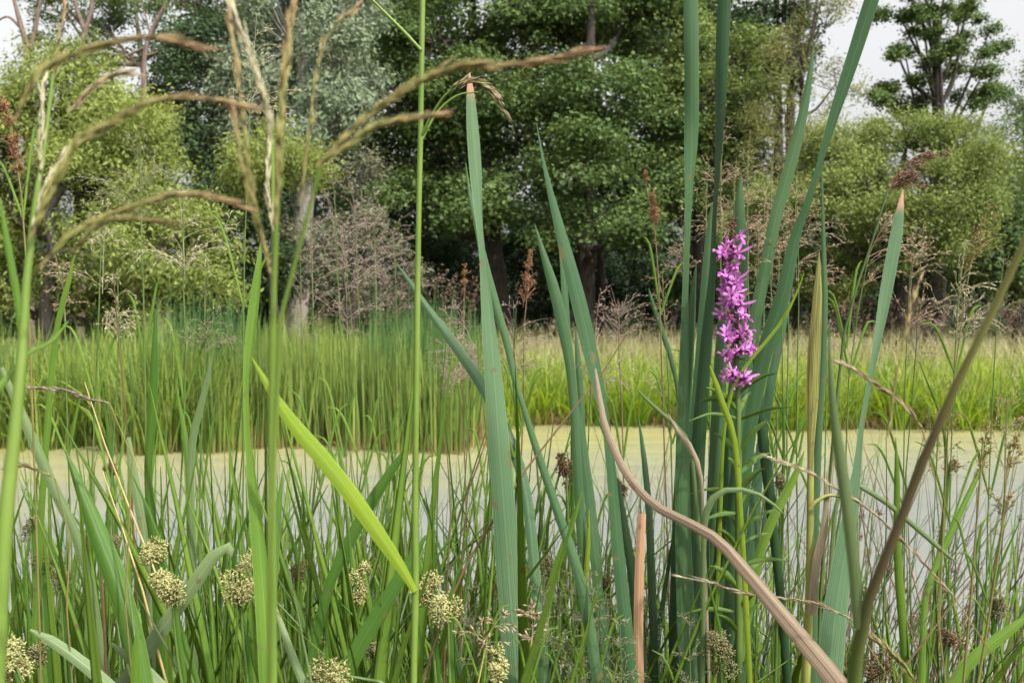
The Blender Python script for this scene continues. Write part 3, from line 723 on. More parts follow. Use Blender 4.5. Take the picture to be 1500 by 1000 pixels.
# ---------------------------------------------------------------- near bank: builders
def ribbon(ctrl, app, real=None, yaw=0.0, fold=0.06, thick=0.0005, seg=None, sgn=1):
    """leaf blade: ctrl (N,3) from tip to foot, app = width as seen, real = true width (the blade turns where it is seen narrower)"""
    ctrl = np.asarray(ctrl, float); app = np.asarray(app, float)
    real = app if real is None else np.maximum(np.asarray(real, float), app)
    seg = seg or max(12, 5 * len(ctrl))
    q = smooth(np.column_stack([ctrl, app, real]), seg)
    p, a, w = q[:, :3], np.maximum(q[:, 3], 3e-4), np.maximum(q[:, 4], 3e-4)
    w = np.maximum(w, a)
    t = unit(np.gradient(p, axis=0))
    v = unit(p - CAM)
    s0 = unit(np.cross(t, v)); n0 = np.cross(s0, t)
    ang = np.arccos(np.clip(a / w, 0.08, 1.0)) * sgn + math.radians(yaw)
    s = np.cos(ang)[:, None] * s0 + np.sin(ang)[:, None] * n0
    nn = -np.sin(ang)[:, None] * s0 + np.cos(ang)[:, None] * n0
    us = np.array((-1, -0.5, 0, 0.5, 1, 1, 0.5, 0, -0.5, -1))
    low = np.array((0, 0, 0, 0, 0, 0, 1, 1, 1, 0.0))
    off = fold * (np.abs(us) - 0.4)
    th = np.minimum(thick, w * 0.06)
    V = p[:, None] + s[:, None] * (us[None, :] * w[:, None] / 2)[..., None] + nn[:, None] * (off[None] * w[:, None] - low[None] * (th * 2)[:, None])[..., None]
    n = len(p); idx = np.arange(n * 10).reshape(n, 10)
    Q = np.stack([idx[:-1], np.roll(idx[:-1], -1, 1), np.roll(idx[1:], -1, 1), idx[1:]], -1)
    Q = Q[:, [0, 1, 2, 3, 5, 6, 7, 8]].reshape(-1, 4)
    A = {'across': np.tile(us, n), 'along': np.repeat(1 - np.linspace(0, 1, n), 10)}
    return V.reshape(-1, 3), Q, A

def to_foot(e, dirv, f):
    # points of a curve leaving e along dirv and running straight down into the foot f
    ln = np.linalg.norm(f - e); m0 = dirv * ln; m1 = np.array((0, 0, -0.6)) * ln
    out = []
    for s in (0.07, 0.25, 0.5, 0.75, 1.0):
        out.append((2 * s**3 - 3 * s**2 + 1) * e + (s**3 - 2 * s**2 + s) * m0 + (-2 * s**3 + 3 * s**2) * f + (s**3 - s**2) * m1)
    return out

def leaf_obj(parent, o0, pts, d0, d1, mat, name='leaf', foot=None, yaw=0.0, real=None, sgn=1, fold=0.06, label=None, thick=0.0005):
    """pts: (px, py, width_px) from the tip down; d0/d1 distance of tip and of the last point; foot = (x,y) on the ground"""
    k = len(pts)
    ln = np.concatenate([[0], np.cumsum([math.hypot(pts[i + 1][0] - pts[i][0], pts[i + 1][1] - pts[i][1]) for i in range(k - 1)])])
    ds = d0 + (d1 - d0) * ln / max(ln[-1], 1e-6)
    c = [P(px, py, d) for (px, py, w), d in zip(pts, ds)]
    a = [w / F * d for (px, py, w), d in zip(pts, ds)]
    rl = None if real is None else [w / F * d for w, d in zip(real, ds)]
    if foot is not None:
        e = c[-1]; gzz = G(*foot)
        f = np.array((foot[0], foot[1], gzz - 0.03))
        dirv = unit(c[-1] - c[-2])
        c += to_foot(e, dirv, f); a += [a[-1] * q for q in (1, 1, .98, .9, .7)]
        if rl is not None: rl += [rl[-1] * q for q in (1, 1, .98, .9, .7)]
    V, Q, A = ribbon(c, a, rl, yaw, fold, thick, sgn=sgn)
    o = obj(name, np_mesh(name, V - o0, Q, MATS[mat], A, smooth=True), parent)
    if label: o['label'] = label
    return o

def stem_obj(parent, o0, pts, d0, d1, mat, name='stem', foot=None, sides=6):
    k = len(pts)
    ds = np.linspace(d0, d1, k)
    c = [P(px, py, d) for (px, py, w), d in zip(pts, ds)]
    a = [w / 2 / F * d for (px, py, w), d in zip(pts, ds)]
    if foot is not None:
        f = np.array((foot[0], foot[1], G(*foot) - 0.03)); e = c[-1]
        c += to_foot(e, unit(c[-1] - c[-2]), f); a += [a[-1] * q for q in (1, 1, 1.02, 1.05, 1.1)]
    V, Q, al = tube_data(c, a, max(14, 4 * k), sides)
    return obj(name, np_mesh(name, V - o0, Q, MATS[mat], {'along': 1 - al, 'across': 0 * al}, smooth=True), parent)

def spikelets(pos, d, L, Rr, r):
    """small pointed seeds: five-vertex spindles"""
    pos = np.asarray(pos); n = len(pos); d = unit(d)
    L = np.broadcast_to(np.asarray(L, float), n)[:, None]; Rr = np.broadcast_to(np.asarray(Rr, float), n)[:, None]
    s = unit(np.cross(d, r.normal(size=(n, 3)))); u = np.cross(d, s)
    m = pos + d * L * 0.4
    V = np.stack([pos, m + s * Rr, m + (u * .87 - s * .5) * Rr, m - (u * .87 + s * .5) * Rr, pos + d * L], 1)
    f = np.array([(0, 2, 1), (0, 3, 2), (0, 1, 3), (4, 1, 2), (4, 2, 3), (4, 3, 1)])
    Q = (f[None] + (np.arange(n) * 5)[:, None, None]).reshape(-1, 3)
    return V.reshape(-1, 3), Q, np.repeat(r.uniform(0, 1, n), 5)

def thin_lines(paths, rad):
    """many thin three-sided stalks as triangles; paths (N,K,3)"""
    paths = np.asarray(paths); N, K, _ = paths.shape
    t = unit(np.gradient(paths, axis=1))
    a = unit(np.cross(t, np.array((0.31, 0.87, 0.38)))); b = np.cross(t, a)
    th = np.arange(3) * 2.0944
    tp = np.linspace(1, 0.5, K)
    rr = np.broadcast_to(np.asarray(rad, float).reshape(-1, 1), (N, K)) * tp
    V = paths[:, :, None] + (np.cos(th)[:, None] * a[:, :, None] + np.sin(th)[:, None] * b[:, :, None]) * rr[..., None, None]
    idx = np.arange(N * K * 3).reshape(N, K, 3)
    A_, B_ = idx[:, :-1], np.roll(idx[:, :-1], -1, 2); C_, D_ = np.roll(idx[:, 1:], -1, 2), idx[:, 1:]
    Q = np.concatenate([np.stack([A_, B_, C_], -1).reshape(-1, 3), np.stack([A_, C_, D_], -1).reshape(-1, 3)])
    return V.reshape(-1, 3), Q, np.full(N * K * 3, 0.5)

def panicle_mesh(axis, blen, nodes, per_node, r, size=0.0045, seedr=0.0006, droop=0.5, spread=0.8, lead=(0, 0, 0), dens=9, t0=0.05, whorl=True, line=0.00025):
    """loose branching seed head: axis (K,3) from foot to tip; branches up to blen long, hung with small spikelets"""
    ax = smooth(np.asarray(axis, float), 40)
    paths, sp, sd = [], [], []
    def hang(path, u0, m):
        u = r.uniform(u0, 1.0, m); s = np.linspace(0, 1, len(path))
        sp.append(np.stack([np.interp(u, s, path[:, c]) for c in range(3)], 1))
        sd.append(unit(path[-1] - path[len(path) // 2]) + r.normal(size=(m, 3)) * 0.35)
    s7 = np.linspace(0, 1, 7)[:, None]
    for t in np.sort(t0 + (1 - t0) * r.uniform(0, 1, nodes)):
        k = int(t * 39); o = ax[k]; tan = unit(ax[min(k + 1, 39)] - ax[max(k - 1, 0)])
        nb = max(1, int(round(per_node * (1 - 0.6 * t) * r.uniform(0.4, 1.4))))
        a0 = r.uniform(0, 6.28)
        for j in range(nb):
            a = a0 + j * 6.28 / nb + r.normal() * 0.6
            perp = unit(np.cross(tan, np.array((math.cos(a), math.sin(a), 0.13))))
            sp_ = spread * r.uniform(0.55, 1.2)
            d = unit(tan * (1.15 - 0.6 * sp_) + perp * sp_ + np.asarray(lead) * 0.5)
            ln = blen * (1 - 0.72 * t) * r.uniform(0.3, 1.15); dp = droop * r.uniform(0.4, 1.3)
            path = o + d * ln * s7 + np.array((0, 0, -dp * ln)) * s7 ** 2.2 + np.asarray(lead) * ln * 0.3 * s7 ** 2 + r.normal(size=3) * 0.08 * ln * s7 ** 2
            paths.append(path)
            m = max(3, int(dens * ln / 0.03))
            hang(path, 0.4, max(2, m // 2))
            for q in range(r.integers(2, 5)):
                kk = r.integers(1, 6); st = path[kk]; dv = unit(path[kk + 1 if kk < 6 else 6] - path[kk - 1])
                d2 = unit(dv + r.normal(size=3) * 0.45 + (0, 0, 0.15)); l2 = ln * r.uniform(0.18, 0.42)
                p2 = st + d2 * l2 * s7 + np.array((0, 0, -dp * l2 * 0.8)) * s7 ** 2
                paths.append(p2); hang(p2, 0.25, max(2, m // 4))
    sp = np.vstack(sp); sd = np.vstack(sd)
    A = spikelets(sp, sd, size * r.uniform(.7, 1.3, len(sp)), seedr * r.uniform(.7, 1.3, len(sp)), r)
    B = thin_lines(paths, line)
    C = thin_lines(ax[None, ::3], line * 2)
    return join([A, B, C])

def strand_mesh(axis, thick, r, n=260, size=0.006, line=0.0006, open_=0.35):
    """narrow one-sided seed head: overlapping spikelets pressed along a bending axis"""
    ax = smooth(np.asarray(axis, float), 60)
    t = r.uniform(0, 1, n); k = t * 59
    p = np.stack([np.interp(k, np.arange(60), ax[:, c]) for c in range(3)], 1)
    tan = unit(np.gradient(ax, axis=0)); tg = np.stack([np.interp(k, np.arange(60), tan[:, c]) for c in range(3)], 1)
    prof = np.sin(np.clip(t * 0.85 + 0.15, 0, 1) * 3.14) ** 0.5 * (0.55 + 0.45 * np.interp(t, np.linspace(0, 1, 14), r.uniform(0.3, 1, 14)))
    off = unit(np.cross(tg, r.normal(size=(n, 3)))) * (r.uniform(0, 1, n) * thick * prof)[:, None]
    V, Q, T = spikelets(p + off, tg + off / thick * 0.12 + r.normal(size=(n, 3)) * 0.07, size * 1.5 * r.uniform(.6, 1.5, n), size * 0.08, r)
    T = np.clip(np.repeat(t, 5) ** 2.2 * 0.8 + T * 0.25, 0, 1)
    return join([(V, Q, T), thin_lines(ax[None], line)])

def head_mesh(rx, rz, n, r, size=0.0042, lumps=5):
    """compact flower head: small pointed scales standing out from several round lumps"""
    c = r.normal(size=(lumps, 3)) * np.array((rx, rx, rz)) * 0.42
    lr = r.uniform(0.42, 0.95, lumps) * rx
    n = int(n * 2.2); i = r.integers(0, lumps, n); d = unit(r.normal(size=(n, 3)) + (0, 0, .15))
    p = c[i] + d * lr[i][:, None] * r.uniform(0.35, 1.0, n)[:, None]
    return spikelets(p, d + r.normal(size=(n, 3)) * 0.6, size * r.uniform(.5, 1.2, n), size * 0.22, r)

def part(name, data, mat, parent, o0, label=None, kind=None):
    V, Q, T = data
    o = obj(name, np_mesh(name, V - o0, Q, MATS[mat], {'tint': T}), parent)
    if label: o['label'] = label
    if kind: o['kind'] = kind
    return o

blade_mat('cattail', (0.036, 0.086, 0.038), (0.070, 0.138, 0.054), trans=0.16, rough=0.38, stripe=0.45)
blade_mat('cattail_pale', (0.055, 0.116, 0.058), (0.098, 0.170, 0.082), tip=(0.34, 0.19, 0.13), trans=0.2, rough=0.36, stripe=0.4, tip_at=0.987)
blade_mat('grass_green', (0.080, 0.170, 0.020), (0.175, 0.290, 0.044), trans=0.35, rough=0.45)
blade_mat('grass_deep', (0.036, 0.100, 0.014), (0.085, 0.178, 0.026), trans=0.3, rough=0.4)
blade_mat('grass_lime', (0.190, 0.300, 0.025), (0.300, 0.400, 0.045), trans=0.5, rough=0.5, stripe=0.6)
blade_mat('grass_grey', (0.100, 0.160, 0.060), (0.195, 0.260, 0.115), trans=0.25, rough=0.35, stripe=0.6)
blade_mat('dead_tan', (0.20, 0.15, 0.09), (0.42, 0.35, 0.24), trans=0.2, rough=0.6, stripe=0.9, sharp=0.13, spots=(0.16, 0.07, 0.05))
blade_mat('dead_pink', (0.095, 0.055, 0.040), (0.36, 0.29, 0.19), trans=0.2, rough=0.6, stripe=0.9, sharp=0.11, spots=(0.13, 0.06, 0.05))
blade_mat('dead_orange', (0.36, 0.20, 0.10), (0.50, 0.33, 0.19), trans=0.25, rough=0.6, stripe=0.8, sharp=0.13)
blade_mat('sheath', (0.10, 0.06, 0.035), (0.28, 0.31, 0.07), trans=0.2, rough=0.5, stripe=0.95, sharp=0.1)
plain('stem_green', (0.060, 0.110, 0.024), (0.115, 0.170, 0.042), 20, 0.45, 0.15)
plain('stem_lime', (0.105, 0.175, 0.026), (0.165, 0.235, 0.045), 20, 0.45, 0.2)
plain('stem_yellow', (0.18, 0.20, 0.045), (0.28, 0.28, 0.08), 20, 0.45, 0.15)
plain('stem_dark', (0.035, 0.060, 0.020), (0.065, 0.100, 0.030), 20, 0.5)
plain('stem_brown', (0.085, 0.050, 0.028), (0.170, 0.115, 0.060), 20, 0.6)
plain('stem_red', (0.085, 0.035, 0.025), (0.120, 0.090, 0.035), 14, 0.5)
plain('stem_olive', (0.110, 0.110, 0.030), (0.190, 0.150, 0.055), 25, 0.5, 0.1)
plain('stem_straw', (0.34, 0.24, 0.09), (0.46, 0.36, 0.17), 20, 0.5)
m, n, l = new_mat('stem_fork')
al_ = attr(n, 'along')
c_ = mixc(n, l, ramp(n, l, al_, [(0.83, 0.0), (0.88, 1.0)]), (0.075, 0.120, 0.025), (0.085, 0.065, 0.032))
c_ = mixc(n, l, ramp(n, l, al_, [(0.93, 0.0), (0.97, 1.0)]), c_, (0.18, 0.18, 0.055))
finish_leaf(m, n, l, c_, 0.1, 0.5, None, 0.25)
MATS['stem_fork'] = m
foliage('seed_tan', (0.26, 0.19, 0.11), (0.46, 0.38, 0.26), 0.25)
foliage('strand_olive', (0.190, 0.200, 0.055), (0.36, 0.25, 0.14), 0.25)
foliage('strand_brown', (0.180, 0.185, 0.055), (0.32, 0.19, 0.12), 0.2)
foliage('seed_cream', (0.36, 0.33, 0.20), (0.56, 0.52, 0.36), 0.3)
foliage('seed_brown', (0.10, 0.055, 0.032), (0.24, 0.15, 0.09), 0.15)
foliage('seed_rust', (0.16, 0.075, 0.035), (0.30, 0.17, 0.085), 0.15)
foliage('seed_olive', (0.16, 0.13, 0.04), (0.30, 0.25, 0.10), 0.25)
foliage('seed_pink', (0.24, 0.17, 0.14), (0.42, 0.34, 0.28), 0.25)
foliage('seed_grey', (0.15, 0.16, 0.08), (0.30, 0.29, 0.17), 0.25)
foliage('head_cream', (0.24, 0.25, 0.085), (0.54, 0.51, 0.24), 0.25)
foliage('head_olive', (0.13, 0.13, 0.055), (0.27, 0.25, 0.12), 0.2)
foliage('head_brown', (0.08, 0.05, 0.028), (0.20, 0.13, 0.07), 0.15)
foliage('petal', (0.31, 0.060, 0.29), (0.58, 0.22, 0.54), 0.3, 0.5, tcol=(0.5, 0.12, 0.45))
foliage('calyx', (0.10, 0.030, 0.045), (0.16, 0.09, 0.04), 0.15)
blade_mat('blade_dry', (0.22, 0.16, 0.07), (0.42, 0.34, 0.18), trans=0.25, rough=0.6, stripe=0.7)
blade_mat('herb_leaf', (0.075, 0.150, 0.025), (0.140, 0.230, 0.045), trans=0.35, rough=0.5)

def fxy(px, d, dx=0.0):
    """foot on the ground below a point seen at px, d metres away"""
    return (gx_at(px, d) + dx, d)
def run_out(pts, d):
    # where a blade that goes on downwards the way it leaves the picture would reach the ground
    (x0, y0, _), (x1, y1, _) = pts[-2], pts[-1]
    e = P(x1, y1, d); drop = e[2] - G(e[0], e[1])
    return (float(e[0] + np.clip((x1 - x0) / max(y1 - y0, 1), -.9, .9) * drop * 0.42), float(e[1]))
def start(name, label, cat, px, d, group=None, xy=None):
    x, y = xy or fxy(px, d)
    o0 = np.array((x, y, G(x, y)))
    return thing(name, o0, label, cat, group), o0, (x, y)
# ---------------------------------------------------------------- near bank: cattails
CT = 'cattail plants on the near bank'
t, o, f = start('cattail', 'cattail with one tall broad blue-green blade, its tip dry and pinkish', 'cattail', 765, 0.82, CT)
leaf_obj(t, o, [(688, 107, 2), (689, 125, 9), (692, 180, 17), (697, 250, 18), (702, 320, 11), (707, 365, 9), (714, 450, 17), (722, 540, 25), (730, 640, 31), (738, 740, 34), (747, 860, 37), (758, 1000, 38)], 0.86, 0.82, 'cattail_pale', foot=f,
         real=[3, 12, 19, 21, 23, 25, 27, 29, 31, 34, 37, 38])
leaf_obj(t, o, [(682, 238, 1), (688, 285, 5), (698, 330, 8), (712, 395, 12), (727, 450, 13), (742, 500, 11), (755, 560, 8), (768, 600, 8), (785, 655, 11), (812, 735, 13), (850, 850, 16), (870, 960, 17)], 1.0, 0.95, 'cattail', foot=fxy(880, .95))
leaf_obj(t, o, [(578, 383, 1), (598, 410, 6), (625, 450, 10), (655, 490, 14), (685, 532, 16), (712, 575, 16), (745, 640, 16), (770, 720, 16), (785, 850, 16)], 1.15, 1.0, 'cattail', foot=fxy(790, 1.0))
t, o, f = start('cattail', 'cattail with a curved tapering blade and dry-edged lower part beside the tall broad blade', 'cattail', 905, 1.0, CT)
leaf_obj(t, o, [(786, 181, 1), (795, 230, 4), (806, 280, 9), (820, 335, 15), (836, 395, 20), (851, 455, 23), (866, 520, 21), (878, 570, 17), (888, 620, 12), (896, 690, 14), (905, 800, 18), (920, 950, 20)], 1.0, 0.98, 'cattail', foot=f,
         real=[1, 5, 10, 16, 21, 24, 25, 24, 23, 22, 21, 20])
leaf_obj(t, o, [(783, 328, 1), (796, 372, 9), (812, 425, 16), (826, 485, 17), (835, 535, 14), (841, 600, 12), (845, 670, 13), (852, 780, 15), (862, 900, 16)], 1.08, 1.05, 'cattail', foot=fxy(870, 1.05))
leaf_obj(t, o, [(819, 365, 1), (825, 400, 8), (828, 440, 11), (832, 500, 11), (840, 570, 10), (858, 690, 13), (875, 850, 15)], 1.14, 1.1, 'cattail', foot=fxy(880, 1.1), yaw=20)
leaf_obj(t, o, [(843, 478, 1), (847, 530, 9), (851, 580, 9), (854, 640, 9), (866, 740, 13), (880, 880, 15)], 1.2, 1.15, 'cattail', foot=fxy(890, 1.15))
leaf_obj(t, o, [(905, 700, 2), (912, 750, 10), (920, 800, 13), (930, 870, 15), (940, 980, 16)], 1.1, 1.1, 'cattail', foot=fxy(945, 1.1))
leaf_obj(t, o, [(935, 610, 1), (942, 660, 7), (950, 740, 10), (955, 860, 12)], 1.2, 1.15, 'cattail', foot=fxy(950, 1.15))
t, o, f = start('cattail', 'large cattail with many tall dark blades round the purple flower spike', 'cattail', 1030, 1.12, CT)
L = [
 ([(1011, -120, 12), (1012, 0, 20), (1013, 100, 21), (1013, 190, 20), (1010, 270, 10), (1008, 340, 6), (1005, 420, 6), (1003, 500, 9), (1001, 600, 14), (1000, 720, 20), (1003, 850, 24), (1008, 980, 26)], 1.02, 1.05, [14, 21, 21, 21, 21, 22, 23, 24, 24, 25, 26, 27], 1),
 ([(1068, -140, 8), (1061, 0, 19), (1057, 90, 18), (1054, 180, 13), (1050, 250, 8), (1046, 320, 6), (1043, 400, 10), (1036, 480, 16), (1028, 580, 19), (1020, 700, 22), (1016, 850, 25), (1016, 980, 26)], 1.04, 1.08, [10, 20, 20, 20, 20, 20, 20, 21, 22, 23, 25, 26], -1),
 ([(1192, 66, 1), (1187, 105, 7), (1179, 155, 12), (1165, 215, 17), (1150, 270, 18), (1136, 320, 18), (1122, 390, 18), (1108, 460, 18), (1094, 560, 18), (1080, 700, 20), (1066, 860, 22)], 1.15, 1.15, None, 1),
 ([(1310, -100, 14), (1277, 0, 20), (1250, 85, 18), (1222, 170, 12), (1202, 238, 6), (1181, 306, 8), (1166, 345, 13), (1147, 432, 20), (1128, 490, 22), (1113, 545, 22), (1098, 636, 18), (1084, 760, 20), (1070, 900, 22)], 1.0, 1.08, [16, 21, 21, 21, 21, 22, 22, 23, 23, 23, 23, 23, 23], 1),
 ([(1020, 386, 1), (1015, 430, 9), (1011, 500, 13), (1004, 600, 16), (997, 720, 20), (993, 880, 24)], 1.12, 1.12, None, 1),
 ([(1044, 300, 5), (1039, 360, 14), (1034, 440, 18), (1027, 540, 20), (1018, 660, 22), (1010, 780, 24), (1003, 930, 27)], 1.10, 1.10, None, 1),
 ([(1086, 252, 1), (1083, 300, 14), (1086, 360, 17), (1085, 440, 18), (1077, 560, 19), (1064, 700, 21), (1054, 860, 23)], 1.2, 1.16, None, 1),
 ([(1068, 380, 2), (1062, 440, 12), (1056, 520, 18), (1050, 640, 20), (1044, 780, 22), (1040, 920, 24)], 1.22, 1.18, None, 1),
 ([(1160, 385, 1), (1152, 450, 9), (1140, 510, 12), (1128, 570, 13), (1112, 680, 15), (1098, 820, 17)], 1.3, 1.25, None, 1),
 ([(1103, 500, 2), (1110, 570, 12), (1117, 640, 15), (1126, 710, 16), (1133, 780, 14), (1142, 860, 13), (1150, 960, 13)], 1.05, 1.1, None, 1),
 ([(1086, 610, 2), (1078, 680, 12), (1072, 760, 15), (1070, 880, 17)], 1.02, 1.05, None, 1)]
for i, (pts, d0, d1, rl, sg) in enumerate(L):
    leaf_obj(t, o, pts, d0, d1, 'cattail', foot=(f[0] + 0.012 * (i - 5), f[1] + 0.02 * ((i * 3) % 5 - 2)), real=rl, sgn=sg, yaw=(i % 3 - 1) * 8)
t, o, f = start('cattail', 'cattail with a straight blue-green blade ending in an orange dry tip', 'cattail', 1215, 0.9, CT)
leaf_obj(t, o, [(1323, 278, 1), (1319, 305, 10), (1314, 340, 17), (1305, 390, 18), (1297, 435, 17), (1286, 500, 11), (1273, 568, 7), (1262, 630, 7), (1256, 690, 12), (1242, 780, 23), (1226, 880, 33), (1214, 1000, 38)], 0.98, 0.9, 'cattail_pale', foot=f,
         real=[2, 11, 18, 20, 21, 23, 25, 27, 29, 32, 35, 38])
leaf_obj(t, o, [(1203, 238, 1), (1205, 300, 4), (1207, 380, 7), (1208, 450, 9), (1205, 540, 9), (1200, 620, 10), (1196, 700, 12), (1192, 800, 14), (1190, 920, 15)], 1.1, 1.05, 'cattail', foot=fxy(1190, 1.05))
t, o, f = start('cattail', 'slender cattail blade rising beside the sedge gap', 'cattail', 1010, 1.5, CT)
leaf_obj(t, o, [(950, 422, 1), (958, 450, 6), (970, 485, 8), (984, 530, 7), (994, 580, 6), (1003, 660, 9), (1010, 800, 12)], 1.5, 1.5, 'cattail', foot=f)

# ---------------------------------------------------------------- purple loosestrife
t, o, f = start('purple_loosestrife', 'purple loosestrife with a tall spike of magenta-pink flowers', 'flower', 1083, 1.0)
DL = 1.0
sp_pts = [(1074, 338), (1070, 380), (1072, 430), (1075, 480), (1080, 550), (1082, 640), (1082, 760), (1083, 1000)]
stem_obj(t, o, [(x, y, w) for (x, y), w in zip(sp_pts, (3, 4, 5, 6, 7, 9, 11, 12))], DL, DL, 'stem_green', foot=f)
def flower_mesh(r):
    """six narrow crinkled petals round a dark tube"""
    parts = []
    for k in range(6):
        a = k * 1.047 + r.normal() * 0.12
        ln = 0.0088 * r.uniform(0.8, 1.15); w = 0.0031 * r.uniform(.7, 1.25)
        d = np.array((math.cos(a), math.sin(a), 0.0)); s = np.array((-d[1], d[0], 0.0)); z = np.array((0, 0, 1.0))
        e = 0.55 + r.normal() * 0.4
        rows = []
        for q, wq in ((0.0, 0.25), (0.35, 0.8), (0.7, 1.0), (0.92, 0.7), (1.0, 0.2)):
            c = z * 0.004 + d * ln * q + z * (ln * e * q + 0.0012 * math.sin(q * 7 + k))
            cr = z * 0.0012 * math.sin(q * 9 + k * 2)
            rows.append([c - s * w / 2 * wq + cr, c, c + s * w / 2 * wq - cr])
        V = np.array(rows).reshape(-1, 3); idx = np.arange(15).reshape(5, 3)
        Q = np.stack([idx[:-1, :-1], idx[:-1, 1:], idx[1:, 1:], idx[1:, :-1]], -1).reshape(-1, 4)
        parts.append((V, Q, np.full(15, r.uniform(0.1, 1)) ** 0.8))
    V, Q, T = join(parts)
    return np_mesh('flower', V, Q, MATS['petal'], {'tint': T}, smooth=True)
def tube_mesh(r):
    V, Q, al = tube_data([(0, 0, -0.004), (0, 0, 0.0), (0, 0, 0.005)], [0.0009, 0.0016, 0.0013], 6, 6)
    return np_mesh('calyx', V, Q, MATS['calyx'], {'tint': al}, smooth=True)
r = np.random.default_rng(77)
FM = [flower_mesh(r) for _ in range(5)]; CX = tube_mesh(r)
whorls = [(1078, 346, 2, .9), (1068, 362, 3, 1), (1076, 372, 3, 1), (1060, 378, 3, 1), (1073, 391, 4, .9), (1066, 408, 4, 1), (1075, 415, 4, 1), (1062, 424, 3, 1), (1072, 432, 5, 1.05), (1066, 440, 4, 1), (1080, 447, 4, 1), (1064, 461, 4, 1), (1084, 468, 4, 1),
          (1072, 478, 2, .8), (1066, 490, 4, 1), (1085, 488, 4, 1), (1070, 497, 3, 1), (1090, 495, 2, 1), (1093, 511, 6, 1), (1070, 522, 6, 1), (1082, 517, 3, .9), (1072, 552, 6, 1), (1088, 554, 6, 1), (1080, 558, 3, 1)]
for (px, py, nf, sc) in [(a, b, max(1, int(c * .8)), d) for a, b, c, d in whorls]:
    yy = [q[1] for q in sp_pts]; ax = np.interp(py, yy, [q[0] for q in sp_pts])
    for k in range(nf):
        out = unit(np.array(((px - ax) * 0.06 + r.normal() * 0.45, -0.75 + r.normal() * 0.4, 0.45 + r.normal() * 0.4)))
        c = P(ax + (px - ax) * 1.0 + r.normal() * 3, py + r.normal() * 2.2, DL - 0.006 + r.normal() * 0.004)
        fo = bpy.data.objects.new('flower', FM[r.integers(0, 5)])
        fo.location = c - o; fo.rotation_euler = Vector(out).to_track_quat('Z', 'Y').to_euler(); fo.scale = [sc * r.uniform(.75, 1.05)] * 3
        put(fo, t)
        co = bpy.data.objects.new('calyx', CX); put(co, fo)
# dark flower tubes and buds packed round the stem
bp_, bd_ = [], []
for k in range(260):
    w_ = whorls[r.integers(0, len(whorls))]
    ax = np.interp(w_[1], [q[1] for q in sp_pts], [q[0] for q in sp_pts])
    a = r.uniform(0, 6.28); c = P(ax + (w_[0] - ax) * r.uniform(0, .8) + r.normal() * 2, w_[1] + r.normal() * 4 + 3, DL)
    bp_.append(c); bd_.append((math.cos(a), math.sin(a), 0.5))
V, Q, T = spikelets(np.array(bp_), np.array(bd_), 0.0065, 0.0011, r)
obj('buds', np_mesh('buds', V - o, Q, MATS['calyx'], {'tint': T}), t, kind='stuff')
V, Q, T = spikelets(np.array([P(1074 + r.normal() * 2, y, DL) for y in np.linspace(322, 345, 50)]), unit(r.normal(size=(50, 3)) + (0, 0, .8)), 0.005, 0.0009, r)
obj('bud_tip', np_mesh('bud_tip', V - o, Q, MATS['calyx'], {'tint': T}), t, kind='stuff')
# bracts and the leafy lower stem
def herb_leaf(parent, o, px, py, d, ang, ln, w, r, mat='herb_leaf', rise=0.35):
    c = P(px, py, d)
    dx = np.array((math.cos(ang), math.sin(ang) * 0.8, rise))
    dx = unit(dx); q = [c + dx * ln * s + np.array((0, 0, -0.35 * ln * s ** 2)) for s in (1.0, 0.75, 0.45, 0.15, 0.0)]
    V, Q, A = ribbon(q, [0.001, w * .6, w, w * .7, w * .2], None, r.uniform(-55, 55), 0.15, 0.0003, 12)
    obj('leaf', np_mesh('leaf', V - o, Q, MATS[mat], A, smooth=True), parent)
for py in range(350, 560, 16):
    for s in (0, math.pi):
        herb_leaf(t, o, float(np.interp(py, [q[1] for q in sp_pts], [q[0] for q in sp_pts])), py + r.uniform(-3, 3), DL, s + r.normal() * .5, 0.011, 0.003, r)
for k, py in enumerate((585, 612, 668, 690, 720, 745, 770, 800, 830, 860, 890, 930, 970)):
    for s in (0, math.pi):
        herb_leaf(t, o, 1082, py + r.uniform(-9, 9), DL, s + (k % 2 - .5) * .9 + r.normal() * .3, r.uniform(0.035, 0.065), r.uniform(.005, .008), r, rise=r.uniform(.2, 1.8))
leaf_obj(t, o, [(1010, 616, 1), (1040, 606, 4), (1065, 609, 5), (1080, 613, 4)], 0.97, DL, 'herb_leaf')
leaf_obj(t, o, [(1160, 596, 1), (1130, 598, 4), (1105, 606, 5), (1086, 613, 4)], 0.95, DL, 'herb_leaf')

# ---------------------------------------------------------------- hero grass leaves and dead blades
def lone(name, label, cat, pts, d0, d1, mat, px=None, group=None, **kw):
    t, o, f = start(name, label, cat, pts[-1][0], d1, group, run_out(pts, d1))
    leaf_obj(t, o, pts, d0, d1, mat, foot=f, **kw)
    return t, o, f
GB = 'broad grass blades on the near bank'
lone('dead_grass', 'bent dry pinkish-tan blade lying across in front of the cattails', 'dead leaf',
     [(872, 540, 3), (877, 575, 7), (884, 615, 9), (900, 660, 11), (925, 705, 12), (962, 742, 13), (1005, 764, 14), (1050, 790, 16), (1088, 832, 19), (1130, 882, 22), (1178, 940, 26), (1230, 1005, 30)], 0.8, 0.62, 'dead_pink', px=1300)
lone('dead_grass', 'broken orange-brown dry blade standing upright among the rushes', 'dead leaf', [(941, 752, 11), (938, 800, 13), (936, 860, 14), (935, 930, 14), (936, 1000, 15)], 1.0, 1.0, 'dead_orange')
lone('dead_grass', 'curled pale dead blade hanging beside the dark cattail leaves', 'dead leaf', [(978, 605, 1), (992, 630, 6), (1008, 650, 9), (1022, 680, 8), (1028, 710, 5), (1031, 780, 4)], 0.98, 0.98, 'dead_tan')
